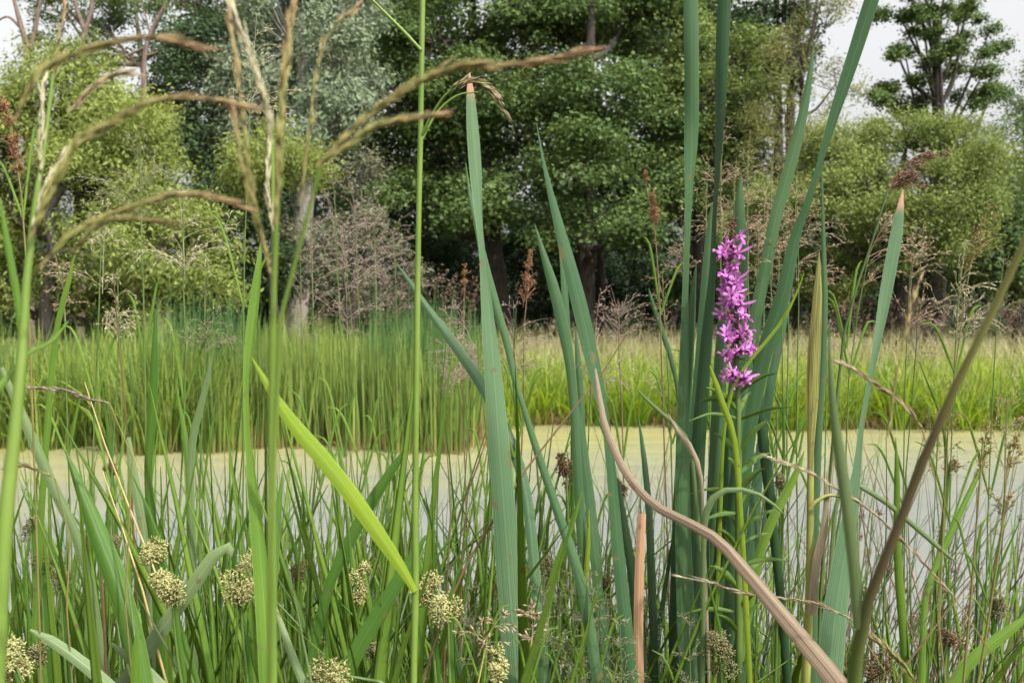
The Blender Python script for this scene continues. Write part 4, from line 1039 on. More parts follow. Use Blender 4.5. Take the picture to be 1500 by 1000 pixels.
t, o, f = start('grass_stalk', 'tall thin bright green stalk with a glowing lime leaf bent to one side', 'grass', 606, 0.72)
stem_obj(t, o, [(620, -60, 8), (618, 60, 8), (616, 200, 8), (613, 330, 8), (611, 480, 9), (609, 640, 9), (608, 780, 10), (609, 866, 12), (607, 920, 10), (606, 1010, 10)], 0.74, 0.72, 'stem_lime', foot=f, sides=8)
leaf_obj(t, o, [(368, 522, 1), (384, 550, 8), (408, 590, 16), (436, 628, 22), (470, 668, 25), (510, 718, 25), (552, 778, 23), (588, 832, 16), (608, 866, 9)], 0.70, 0.72, 'grass_lime', yaw=15, label='glowing yellow-green leaf')
stem_obj(t, o, [(540, -5, 4), (565, 20, 4), (592, 47, 5), (617, 74, 5)], 0.74, 0.735, 'stem_lime', name='branch')
ax = [P(617, 200, .735), P(632, 170, .73), (P(652, 140, .725)), P(682, 120, .72), P(715, 128, .72), P(742, 168, .72)]
V, Q, al = tube_data(ax, [.0013, .0012, .001, .0008, .0006, .0004], 24, 5); obj('branch', np_mesh('branch', V - o, Q, MATS['stem_lime'], smooth=True), t)
r = np.random.default_rng(3)
part('panicle', strand_mesh(ax[2:], 0.004, r, 70, 0.007, 0.0003), 'seed_tan', t, o)
V, Q, al = tube_data([P(618, 205, .735), P(640, 165, .74), P(670, 140, .74), P(700, 135, .74)], [.001, .001, .0008, .0005], 16, 5); obj('branch', np_mesh('branch', V - o, Q, MATS['stem_lime'], smooth=True), t)

t, o, f = start('reed_plant', 'reed plant with a tall yellow-green upright blade beside an olive stalk', 'grass', 396, 0.74, GB)
leaf_obj(t, o, [(383, 348, 1), (379, 390, 9), (373, 440, 14), (366, 500, 14), (361, 560, 9), (363, 630, 9), (370, 710, 14), (379, 800, 20), (387, 900, 24), (393, 1005, 26)], 0.78, 0.72, 'grass_green', foot=f, real=[1, 12, 16, 18, 20, 21, 22, 23, 25, 26])
leaf_obj(t, o, [(414, 688, 1), (409, 740, 9), (404, 800, 12), (399, 880, 12), (397, 980, 12)], 0.85, 0.8, 'grass_deep', foot=f)
leaf_obj(t, o, [(400, 878, 2), (412, 915, 9), (428, 960, 12), (446, 1005, 12)], 0.8, 0.78, 'grass_grey', foot=fxy(450, .78))
lone('grass_plant', 'deep green blade with a pointed tip standing out against the far reeds', 'grass', [(228, 453, 1), (227, 500, 8), (225, 560, 12), (221, 630, 13), (217, 688, 11), (220, 740, 13), (227, 800, 13), (231, 900, 14)], 0.95, 0.95, 'grass_deep', group=GB)
t, o, f = start('grass_plant', 'grass plant with a forked pair of pale upright blades', 'grass', 283, 1.1, GB)
leaf_obj(t, o, [(312, 520, 1), (304, 555, 7), (293, 600, 10), (283, 640, 11), (279, 700, 11), (281, 820, 12)], 1.1, 1.1, 'grass_grey', foot=f)
leaf_obj(t, o, [(258, 563, 1), (264, 600, 5), (272, 645, 8), (277, 700, 10), (280, 820, 12)], 1.1, 1.1, 'grass_green', foot=f)
lone('grass_plant', 'broad dark green blade leaning across the cream flower heads', 'grass', [(96, 660, 2), (108, 690, 10), (124, 730, 19), (147, 790, 28), (170, 850, 31), (192, 920, 30), (210, 1000, 28)], 0.85, 0.8, 'grass_deep', group=GB, fold=0.25)
lone('grass_plant', 'blue-green blade leaning over the edge of the water film', 'grass', [(2, 538, 6), (20, 580, 11), (42, 630, 14), (65, 685, 15), (90, 738, 15), (112, 785, 13), (130, 850, 12), (150, 960, 12)], 0.9, 0.92, 'grass_grey', group=GB)
lone('grass_plant', 'pale grey-green blade folded sharply over near the cream flower heads', 'grass', [(349, 826, 9), (341, 810, 14), (330, 800, 17), (316, 810, 18), (296, 838, 20), (265, 882, 21), (235, 925, 22), (180, 1003, 23)], 0.86, 0.84, 'grass_grey', px=130, group=GB)
lone('grass_plant', 'glossy blue-green blade arching low over a striped leaf', 'grass', [(44, 922, 3), (62, 930, 12), (90, 948, 16), (125, 974, 18), (165, 1010, 19)], 0.8, 0.8, 'grass_grey', group=GB)
lone('grass_plant', 'short glossy striped blade beside the pointed light green shoot', 'grass', [(163, 942, 3), (180, 955, 13), (205, 975, 17), (238, 1008, 18)], 0.83, 0.82, 'grass_grey', group=GB)
lone('grass_plant', 'pointed light green shoot standing straight up between low blades', 'grass', [(200, 918, 1), (199, 940, 8), (199, 970, 13), (199, 1005, 15)], 0.78, 0.78, 'grass_green', group=GB)
lone('grass_plant', 'green blade slanting up towards the thin bright stalk', 'grass', [(600, 648, 1), (588, 668, 9), (565, 702, 15), (538, 745, 18), (508, 800, 17), (482, 858, 15), (462, 940, 14)], 0.92, 0.9, 'grass_deep', group=GB)
lone('grass_plant', 'wide green blade slanting behind the node of the bright stalk', 'grass', [(624, 783, 2), (612, 806, 13), (590, 840, 19), (560, 890, 22), (530, 940, 23), (505, 990, 23)], 0.88, 0.85, 'grass_deep', group=GB)
lone('grass_plant', 'bright green tip of a blade rising past dark shaded stems', 'grass', [(109, 374, 1), (104, 400, 5), (96, 430, 8), (88, 458, 8), (78, 520, 8), (70, 620, 9)], 1.0, 1.0, 'grass_green', group=GB)
lone('grass_plant', 'narrow shining blade rising beside the forked pair', 'grass', [(188, 640, 6), (193, 680, 12), (203, 735, 14), (213, 790, 14), (222, 880, 14)], 0.95, 0.95, 'grass_grey', group=GB)
lone('grass_plant', 'lime blade crossing the purple loosestrife stem', 'grass', [(1040, 535, 2), (1048, 560, 8), (1058, 590, 9), (1068, 615, 9), (1078, 660, 8), (1085, 760, 8)], 0.95, 0.95, 'grass_lime', group=GB)
lone('grass_plant', 'thin lime blade reaching from the cattails towards the seed heads', 'grass', [(1178, 400, 1), (1160, 445, 4), (1135, 485, 5), (1105, 520, 5), (1075, 565, 5), (1060, 640, 5), (1055, 760, 6)], 0.98, 1.0, 'grass_lime', group=GB)
lone('grass_plant', 'light green blade slanting beside the yellow-sheathed stem', 'grass', [(1178, 660, 1), (1168, 690, 9), (1150, 725, 13), (1132, 760, 14), (1112, 815, 14), (1095, 900, 14)], 1.05, 1.05, 'grass_green', group=GB)
lone('grass_plant', 'pale arching blade curving over below the loosestrife leaves', 'grass', [(1152, 756, 1), (1135, 740, 4), (1110, 723, 6), (1080, 716, 7), (1052, 722, 9), (1036, 745, 11), (1031, 790, 8), (1030, 900, 7)], 0.92, 0.95, 'grass_grey', group=GB)
lone('grass_plant', 'long pale blade crossing the water beside thin dark rushes', 'grass', [(1405, 826, 1), (1385, 810, 6), (1345, 775, 8), (1300, 737, 8), (1258, 711, 7), (1240, 704, 5), (1225, 740, 6), (1215, 860, 7)], 1.1, 1.1, 'grass_grey', group=GB)
lone('grass_plant', 'upright green blade standing in the clear water on the right', 'grass', [(1312, 640, 1), (1314, 700, 8), (1314, 780, 10), (1317, 850, 12), (1324, 930, 13), (1330, 1005, 14)], 1.1, 1.1, 'grass_green', group=GB)
lone('grass_plant', 'slanting bright blade leaning out at the right water edge', 'grass', [(1450, 655, 2), (1428, 705, 7), (1400, 765, 9), (1370, 830, 9), (1355, 880, 9), (1350, 1000, 10)], 1.15, 1.1, 'grass_green', group=GB)
lone('grass_plant', 'low broad green blade reaching over the brown rush heads', 'grass', [(1512, 895, 4), (1480, 922, 14), (1450, 944, 17), (1415, 975, 17), (1395, 1005, 16)], 0.95, 0.95, 'grass_green', group=GB)
lone('grass_plant', 'short bright lime blade among fine grey seed heads', 'grass', [(863, 745, 1), (862, 790, 6), (859, 840, 8), (856, 900, 8)], 1.05, 1.05, 'grass_lime', group=GB)
lone('grass_plant', 'green blade leaning right between two dark cattail blades', 'grass', [(853, 720, 1), (840, 760, 8), (822, 810, 11), (806, 860, 12), (795, 930, 13)], 1.0, 1.0, 'grass_green', group=GB)
lone('grass_plant', 'thin curved pale blade springing from the dark cattail foot', 'grass', [(927, 563, 1), (950, 588, 5), (975, 610, 6), (998, 632, 7), (1012, 660, 6), (1020, 740, 6)], 1.0, 1.02, 'grass_grey', group=GB)
t, o, f = start('sheathed_reed', 'reed stem wrapped in a brown-striped old leaf sheath', 'reed', 1186, 0.95)
stem_obj(t, o, [(1190, 560, 8), (1188, 640, 9), (1187, 740, 11), (1186, 860, 12), (1180, 1005, 14)], 0.96, 0.95, 'stem_yellow', foot=f, sides=8)
leaf_obj(t, o, [(1200, 368, 1), (1199, 395, 7), (1197, 440, 14), (1193, 510, 18), (1190, 580, 18), (1188, 640, 11), (1187, 690, 8)], 0.955, 0.945, 'sheath', label='old leaf striped brown and yellow')
leaf_obj(t, o, [(1212, 690, 2), (1210, 750, 8), (1204, 790, 12), (1195, 830, 12), (1190, 900, 12)], 0.945, 0.94, 'dead_tan', label='torn dry leaf hanging from the stem')
stem_obj(t, o, [(1240, 730, 4), (1215, 725, 5), (1195, 735, 6), (1187, 745, 7)], 0.94, 0.945, 'stem_yellow', name='branch')

# ---------------------------------------------------------------- near, out-of-focus stalks with seed strands
NS = 'tall seeding grass stalks close in front'
r = np.random.default_rng(9)
def strand(t, o, pts, d0, d1, thick_px, mat, n=260, size=0.005):
    ds = np.linspace(d0, d1, len(pts)); ax = [P(x, y, d) for (x, y), d in zip(pts, ds)]
    part('panicle', strand_mesh(ax, thick_px * .5 / 2 / F * d0, r, int(n * .6), size), mat, t, o)
t, o, f = start('grass_stalk', 'thick green stalk carrying cream and brown arching seed strands at the left edge', 'grass', 0, 0.42, NS)
stem_obj(t, o, [(78, 110, 5), (68, 190, 6), (58, 270, 8), (47, 330, 11), (36, 450, 13), (31, 540, 15), (22, 630, 19), (12, 720, 21), (4, 830, 22), (-4, 1010, 22)], 0.44, 0.40, 'stem_lime', foot=f, sides=8)
strand(t, o, [(46, 345), (60, 300), (75, 262), (100, 225), (138, 198)], .42, .42, 15, 'seed_cream', 320)
strand(t, o, [(58, 265), (60, 200), (62, 150), (66, 118)], .43, .43, 10, 'seed_cream', 120)
strand(t, o, [(66, 200), (76, 130), (86, 60), (95, 10)], .44, .44, 7, 'strand_olive', 90)
strand(t, o, [(45, 350), (70, 290), (105, 225), (140, 195), (190, 165), (240, 146), (295, 145), (345, 153)], .29, .29, 12, 'strand_olive', 420)
strand(t, o, [(20, 180), (50, 120), (90, 90), (150, 68), (215, 56), (285, 68)], .28, .28, 8, 'strand_brown', 260)
strand(t, o, [(60, 390), (100, 350), (160, 315), (230, 292), (290, 286), (340, 298)], .30, .30, 8, 'strand_olive', 260)
strand(t, o, [(105, 370), (140, 335), (190, 322), (235, 325)], .31, .31, 6, 'strand_olive', 150)
strand(t, o, [(100, 165), (135, 130), (165, 112), (188, 108)], .37, .37, 7, 'seed_tan', 120)
leaf_obj(t, o, [(0, 290, 3), (8, 340, 8), (18, 395, 10), (27, 450, 9), (32, 520, 7)], 0.42, 0.42, 'grass_green')
leaf_obj(t, o, [(100, 470, 2), (75, 500, 5), (40, 520, 7), (5, 560, 9), (-40, 610, 9)], 0.45, 0.42, 'grass_green')
t, o, f = start('grass_stalk', 'olive stalk of closed seed head beside the glowing lime leaf', 'grass', 395, 0.44, NS)
stem_obj(t, o, [(428, 10, 6), (418, 90, 7), (412, 170, 7), (408, 260, 8), (403, 360, 9), (399, 470, 9), (397, 600, 9), (396, 760, 9), (395, 1010, 9)], 0.31, 0.34, 'stem_lime', foot=f, sides=8)
strand(t, o, [(404, 330), (410, 220), (417, 110), (432, -20)], .31, .31, 13, 'strand_olive', 330, 0.005)
t, o, f = start('grass_stalk', 'pale stalk with a thick nodding cream seed strand crossing the silvery willow', 'grass', 402, 0.46, NS)
stem_obj(t, o, [(398, 190, 6), (401, 300, 7), (402, 420, 7), (400, 600, 8), (402, 1010, 8)], 0.46, 0.46, 'stem_lime', foot=f)
strand(t, o, [(398, 210), (388, 150), (370, 90), (348, 35), (330, -10)], .34, .34, 13, 'seed_cream', 260)
strand(t, o, [(400, 340), (392, 280), (394, 220)], .45, .45, 13, 'seed_cream', 120)
strand(t, o, [(396, 400), (378, 320), (362, 220), (348, 110), (338, 40)], .32, .32, 9, 'strand_olive', 220)
strand(t, o, [(375, 330), (358, 250), (342, 165)], .32, .32, 7, 'strand_olive', 120)
t, o, f = start('grass_stalk', 'stalk with long brown seed strands arching past the thin bright stalk', 'grass', 395, 0.36, NS)
stem_obj(t, o, [(470, 242, 6), (448, 285, 6), (428, 350, 7), (410, 470, 7), (402, 650, 7), (398, 1010, 8)], 0.30, 0.32, 'stem_lime', foot=f)
strand(t, o, [(465, 245), (520, 188), (560, 155), (610, 122), (660, 100), (720, 97), (785, 90), (845, 78)], .30, .30, 12, 'strand_brown', 480, .005)
strand(t, o, [(468, 240), (500, 220), (540, 192), (580, 178), (626, 170)], .31, .31, 8, 'strand_olive', 220)
strand(t, o, [(440, 300), (470, 80), (520, 10)], .36, .36, 5, 'strand_olive', 60)
t, o, f = start('grass_stalk', 'forked brown-olive stalk rising close in front at the right water edge', 'grass', 1248, 0.45, NS)
stem_obj(t, o, [(1505, 345, 10), (1480, 400, 11), (1445, 475, 12), (1405, 555, 12), (1370, 630, 13), (1335, 720, 14), (1300, 810, 14), (1272, 880, 15), (1258, 940, 19), (1250, 1010, 22)], 0.34, 0.40, 'stem_fork', foot=f, sides=8)
leaf_obj(t, o, [(1214, 480, 2), (1216, 540, 7), (1222, 610, 13), (1232, 680, 17), (1243, 760, 17), (1252, 840, 17), (1258, 920, 16)], 0.37, 0.39, 'grass_grey')
strand(t, o, [(1300, 640), (1312, 560), (1330, 470), (1345, 420)], .44, .44, 5, 'strand_olive', 60)
SR = 'tan seed strands hanging in front on the right'
for lab, pts, th, mat, d, base in (
    ('tan seed head bending down towards the forked stalk', [(1350, 625), (1320, 590), (1285, 565), (1255, 545), (1238, 535)], 8, 'seed_tan', .55, 1390),
    ('long tan seed head stretching behind the forked stalk over the water', [(1395, 870), (1330, 800), (1280, 752), (1225, 715), (1180, 690), (1132, 672)], 8, 'seed_tan', .6, 1430),
    ('short tan seed head lying along the pink-tan dry blade', [(1245, 905), (1200, 885), (1150, 876), (1090, 868), (1040, 852), (1005, 846)], 7, 'seed_tan', .7, 1290),
    ('greenish seed head drooping at the forked stalk foot', [(1345, 1005), (1320, 970), (1295, 945), (1272, 930)], 9, 'strand_olive', .6, 1370),
    ('brown seed head lying level above the left water edge', [(160, 590), (130, 584), (95, 572), (50, 568)], 7, 'seed_pink', .8, 200),
    ('dull seed head nodding level over the blue-green left blade', [(80, 700), (60, 690), (40, 683), (20, 684)], 6, 'strand_brown', .8, 110)):
    t, o, f = start('seeding_grass', lab, 'grass', base, d)
    strand(t, o, pts, d, d, th, mat, 150, .0065)
    (xa, ya), (xb, yb) = pts[0], pts[1]
    stem_obj(t, o, [(xa, ya, 1.8), (xa + (xa - xb) * .7, ya + (ya - yb) * .7 + 10, 2), (xa + (xa - xb) * 1.15, ya + (ya - yb) * 1.2 + 50, 2.2), (xa * .4 + base * .6, max(ya + 170, 900), 2.5), (base, max(ya + 330, 1040), 2.8)], d, d, 'stem_olive', foot=f)
# ---------------------------------------------------------------- seeding grasses further in
r = np.random.default_rng(41)
def tall_grass(label, stem_pts, d, stem_mat, head_from, head, blen, nodes, per, mat, group, lead=(0, 0, 0), droop=.5, spread=.8, dens=9, size=.0045, w=3, cat='grass', leafm='grass_green'):
    """stem_pts tip-down; head = axis of the seed head from its foot to its tip, in pixels"""
    t, o, f = start('seeding_grass', label, cat, stem_pts[-1][0], d, group)
    stem_obj(t, o, [(x + (r.normal() * 3 if 0 < i else 0), y, w * (.45 + .4 * i / (len(stem_pts) - 1))) for i, (x, y) in enumerate(stem_pts)], d, d, stem_mat, foot=f)
    ax = [P(x, y, d) for x, y in head]
    part('panicle', panicle_mesh(ax, blen / F * d, nodes, per, r, size, size * .105, droop, spread, lead, dens), mat, t, o)
    x0, y0 = stem_pts[len(stem_pts) // 2]
    for s in (-1, 1):
        b = (x0 + s * r.uniform(20, 60), y0 - r.uniform(40, 110))
        leaf_obj(t, o, [(b[0], b[1], 1), (b[0] * .6 + x0 * .4, b[1] * .7 + y0 * .3 - 10, 3.5), (x0, y0 + 30, 3)], d, d, leafm)
    return t
RP = 'reed grasses with loose panicles'
# pale drooping heads on the left
for lab, st, hd, bl, mt in (
    ('grass with a cream drooping panicle in front of the silvery willow', [(372, 60), (362, 250), (357, 420), (355, 700), (356, 1000)], [(362, 250), (366, 160), (372, 80), (376, 20)], 110, 'seed_cream'),
    ('fine pale panicle rising before the yellow-green willow bush', [(205, 200), (208, 330), (212, 500), (216, 800)], [(208, 340), (204, 260), (200, 200)], 110, 'seed_grey'),
    ('pale arching panicle above the far cattails', [(268, 290), (272, 400), (270, 560), (262, 820)], [(271, 410), (268, 340), (262, 280)], 95, 'seed_cream'),
    ('loose greyish panicle over the left reed bed', [(150, 300), (150, 400), (140, 560), (128, 800)], [(150, 430), (152, 360), (158, 300)], 85, 'seed_cream'),
    ('thin panicle bending beside the stooping dark trunk', [(92, 380), (96, 460), (100, 640), (104, 860)], [(96, 470), (92, 420), (80, 370)], 60, 'seed_tan'),
    ('sparse upright panicle over the left water edge', [(300, 420), (300, 520), (296, 700), (290, 900)], [(300, 530), (300, 470), (304, 410)], 60, 'seed_grey'),
    ('feathery pale panicle beside the dark green pointed blade', [(172, 400), (172, 500), (168, 700), (160, 900)], [(172, 500), (170, 450), (165, 400)], 55, 'seed_cream')):
    tall_grass(lab, st, 1.15, 'stem_green', 0, hd, bl * 1.25, 9, 5, mt, RP, lead=(0.25 * r.choice((-1, 1)), 0, 0), droop=.55, spread=.75, dens=6, size=.0055, w=3.5)
# pinkish grey heads in front of the far cattails
for k, (px, top, d) in enumerate(((455, 280, 1.9), (490, 240, 2.1), (520, 265, 1.9), (548, 285, 2.2), (578, 330, 2.0), (505, 330, 1.7), (440, 340, 2.2))):
    tall_grass('pinkish-grey reed grass with spreading arching panicle before the grey willow scrub', [(px, top + 40), (px + 6, top + 190), (px + 14, top + 400), (px + 16, top + 620)], d, 'stem_green', 0,
               [(px + 4, top + 170), (px + 2, top + 90), (px - 4, top)], 105, 10, 4, 'seed_pink', 'pinkish reed grasses before the willow scrub', lead=(0.5, 0, 0.1), droop=.35, spread=.85, dens=7, size=.0055, w=2.5)
# tan heads round the flower spike
for k, (px, top, d, hl, bl) in enumerate(((1056, 185, 1.35, 170, 85), (1095, 190, 1.5, 190, 80), (1130, 200, 1.4, 210, 85), (1035, 240, 1.55, 120, 75), (1150, 290, 1.35, 140, 80), (1110, 320, 1.3, 120, 70), (1000, 300, 1.6, 110, 60), (1120, 260, 1.7, 130, 80), (1075, 230, 1.25, 180, 95), (1165, 230, 1.3, 180, 95), (1140, 350, 1.15, 130, 90), (1205, 380, 1.2, 150, 80))):
    tall_grass('tan reed grass with loose panicle among the cattail blades by the flower spike', [(px, top + 30), (px + 2, top + hl), (px + 4, top + hl + 230), (px + 2, 940)], d, 'stem_green', 0,
               [(px + 2, top + hl), (px, top + hl * .5), (px + 4, top)], bl, 10, 5, 'seed_tan', 'tan reed grasses by the flower spike', lead=((-.3, .4)[k % 2], 0, 0), droop=.5, spread=.8, dens=7, size=.005, w=3)
# brown nodding head on the right
t = tall_grass('dark stem carrying a dense nodding purple-brown seed head', [(1300, 280), (1282, 340), (1258, 420), (1240, 480), (1228, 560), (1215, 760)], 1.1, 'stem_dark', 0, [(1300, 285), (1315, 255), (1345, 228), (1394, 222)], 42, 16, 9, 'seed_brown', None, lead=(.9, 0, -.1), droop=.3, spread=.35, dens=16, size=.0045, w=6)
tall_grass('loose pale spreading panicle hung below the nodding brown seed head', [(1275, 360), (1262, 430), (1245, 520), (1232, 800)], 1.15, 'stem_green', 0, [(1262, 430), (1275, 370), (1300, 320)], 110, 9, 5, 'seed_tan', RP, lead=(.9, 0, .1), droop=.45, spread=.7, dens=7, size=.0055, w=3)
tall_grass('olive grass with a narrow half-open head before the deep green tree', [(1445, 310), (1415, 400), (1400, 520), (1392, 640), (1380, 900)], 1.2, 'stem_olive', 0, [(1410, 410), (1425, 360), (1450, 305)], 60, 9, 6, 'seed_olive', RP, lead=(.4, 0, 0), droop=.15, spread=.4, dens=10, w=3)
tall_grass('sparse green panicle at the right edge of the sedge', [(1470, 380), (1462, 480), (1450, 700), (1440, 900)], 1.3, 'stem_green', 0, [(1462, 500), (1468, 440), (1478, 370)], 70, 8, 4, 'seed_grey', RP, lead=(-.4, 0, 0), w=3)
tall_grass('pale thin panicle leaning over the right water', [(1345, 420), (1340, 540), (1332, 700), (1326, 900)], 1.25, 'stem_green', 0, [(1340, 540), (1344, 480), (1356, 410)], 70, 8, 4, 'seed_tan', RP, lead=(.5, 0, 0), w=3)
for lab, px, top, mt in (('airy tan panicle beside the straight orange-tipped cattail', 1335, 330, 'seed_tan'), ('airy cream panicle spreading past the forked stalk tip', 1405, 360, 'seed_cream'), ('airy olive panicle over the right shallows', 1375, 560, 'seed_olive'),
                         ('airy brownish panicle beyond the forked stalk', 1475, 540, 'seed_tan'), ('airy pinkish panicle above the hay meadow by the curved cattail', 870, 430, 'seed_pink'), ('airy beige panicle between the broad blade and the rusty spike', 655, 440, 'seed_pink')):
    tall_grass(lab, [(px, top + 40), (px - 6, top + 190), (px - 12, top + 380), (px - 16, top + 600)], 1.2, 'stem_green', 0, [(px - 4, top + 160), (px, top + 80), (px + 8, top)], 95, 10, 5, mt, RP, lead=(.4, 0, .05), droop=.4, spread=.75, dens=6, size=.005, w=3)
# centre
tall_grass('dark wiry stem with beige spreading panicle beside the broad cattail blade', [(756, 450), (755, 540), (753, 640), (752, 800)], 1.05, 'stem_dark', 0, [(755, 560), (754, 500), (752, 440)], 85, 9, 4, 'seed_pink', RP, lead=(.5, 0, 0), droop=.3, dens=6, w=4)
tall_grass('low beige panicle crossing the broad cattail blade', [(700, 480), (705, 560), (712, 700), (718, 900)], 1.4, 'stem_green', 0, [(704, 560), (690, 500), (668, 450)], 85, 9, 5, 'seed_pink', RP, lead=(-.6, 0, 0), droop=.35, dens=6, w=3)
tall_grass('upright rusty seed head between two cattail blades', [(775, 400), (768, 470), (764, 600), (760, 800)], 1.3, 'stem_brown', 0, [(766, 450), (772, 410), (777, 366)], 26, 12, 8, 'seed_rust', None, spread=.45, droop=.05, dens=16, w=3)
tall_grass('short rusty spike beside the broad cattail blade', [(681, 410), (680, 470), (682, 600), (684, 800)], 1.4, 'stem_brown', 0, [(680, 440), (680, 415), (681, 390)], 14, 8, 5, 'seed_rust', None, spread=.5, droop=.05, dens=14, w=2.5)
tall_grass('reddish narrow plume before the lighter oak', [(946, 270), (962, 330), (968, 430), (972, 600), (975, 800)], 1.4, 'stem_brown', 0, [(964, 335), (955, 290), (944, 250)], 24, 12, 7, 'seed_rust', None, spread=.35, droop=.1, dens=14, w=3)
tall_grass('branched brown panicle over the hay meadow', [(905, 440), (908, 520), (912, 650), (916, 850)], 1.5, 'stem_brown', 0, [(908, 500), (905, 460), (895, 420)], 75, 8, 5, 'seed_pink', RP, lead=(.2, 0, 0), droop=.2, dens=6, w=3)
tall_grass('thin beige panicle above the sedge beside the slender cattail', [(970, 400), (975, 480), (985, 620), (990, 850)], 1.5, 'stem_green', 0, [(975, 490), (972, 440), (960, 390)], 65, 8, 4, 'seed_tan', RP, lead=(-.3, 0, 0), dens=6, w=3)
tall_grass('rusty drooping head at the left edge before the willow bush', [(12, 160), (22, 200), (34, 290), (42, 450), (50, 800)], .8, 'stem_olive', 0, [(30, 260), (20, 200), (4, 140)], 30, 12, 8, 'seed_rust', None, lead=(-.2, 0, -.2), droop=.3, spread=.4, dens=14, w=4)
tall_grass('pale spindly seed spray over the right water', [(1440, 640), (1432, 720), (1424, 820), (1415, 1000)], .8, 'stem_olive', 0, [(1430, 740), (1440, 670), (1448, 610)], 50, 9, 4, 'seed_olive', RP, droop=.1, spread=.4, dens=6, w=5)
tall_grass('second spindly seed spray over the right water beside the slanting bright blade', [(1478, 660), (1468, 760), (1450, 860), (1430, 1005)], .75, 'stem_olive', 0, [(1466, 770), (1476, 700), (1490, 640)], 45, 9, 4, 'seed_olive', RP, droop=.1, spread=.4, dens=6, w=5)
# low fine grey heads at the bottom middle
for k in range(26):
    px = r.uniform(770, 1010) if k < 20 else r.uniform(600, 760); top = r.uniform(780, 930); d = r.uniform(.9, 1.3)
    tall_grass('fine grey-green flowering grass spray low among the cattail feet', [(px, top + 40), (px + 4, top + 160), (px + 8, top + 330)], d, 'stem_green', 0, [(px + 3, top + 130), (px + 1, top + 60), (px, top)], 60, 9, 5, 'seed_grey', 'fine flowering grasses low in front', droop=.25, spread=.9, dens=6, size=.004, w=2.5)
# beige coarse panicle at the foot of the broad blade
for lab, pts in (('coarse beige panicle spread across the foot of the broad cattail blade', [(700, 960), (715, 930), (735, 900)]), ('tan hanging panicle beside the foot of the broad cattail blade', [(775, 980), (780, 930), (778, 880)])):
    tall_grass(lab, [pts[1], pts[0], (pts[0][0] - 10, 1040)], .72, 'stem_straw', 0, pts, 70, 5, 3, 'seed_tan', None, droop=.35, spread=.8, dens=10, size=.006, w=3)

# ---------------------------------------------------------------- flowering sedge heads
FS = 'sedges with compact flower heads'
def sedge_head(label, px, py, w, h, d, mat, n=420, base=None, lumps=5, stem='stem_green'):
    if mat == 'head_cream': w, h, d = w * 1.08, h * 1.08, d * .9
    t, o, f = start('flowering_sedge', label, 'sedge', base or px + 15, d, FS)
    V, Q, T = head_mesh(w / 2 / F * d, h / 2 / F * d, n, r, .0036, lumps)
    c = P(px, py, d)
    part('flower_head', (V + c, Q, T), mat, t, o)
    b = base or px + 15
    stem_obj(t, o, [(px, py - h * .2, 3), (px + 1, py + h * .4, 4), ((px + b) / 2, (py + 1010) / 2 + 20, 5), (b, 1020, 6)], d, d, stem, foot=f)
    leaf_obj(t, o, [(px + r.uniform(-50, 50), py - r.uniform(70, 160), 1), (px + r.uniform(-10, 10), py - 30, 5), ((px + b) / 2 + 3, (py + 1010) / 2, 7), (b + 3, 1010, 8)], d, d, 'grass_deep', foot=f)
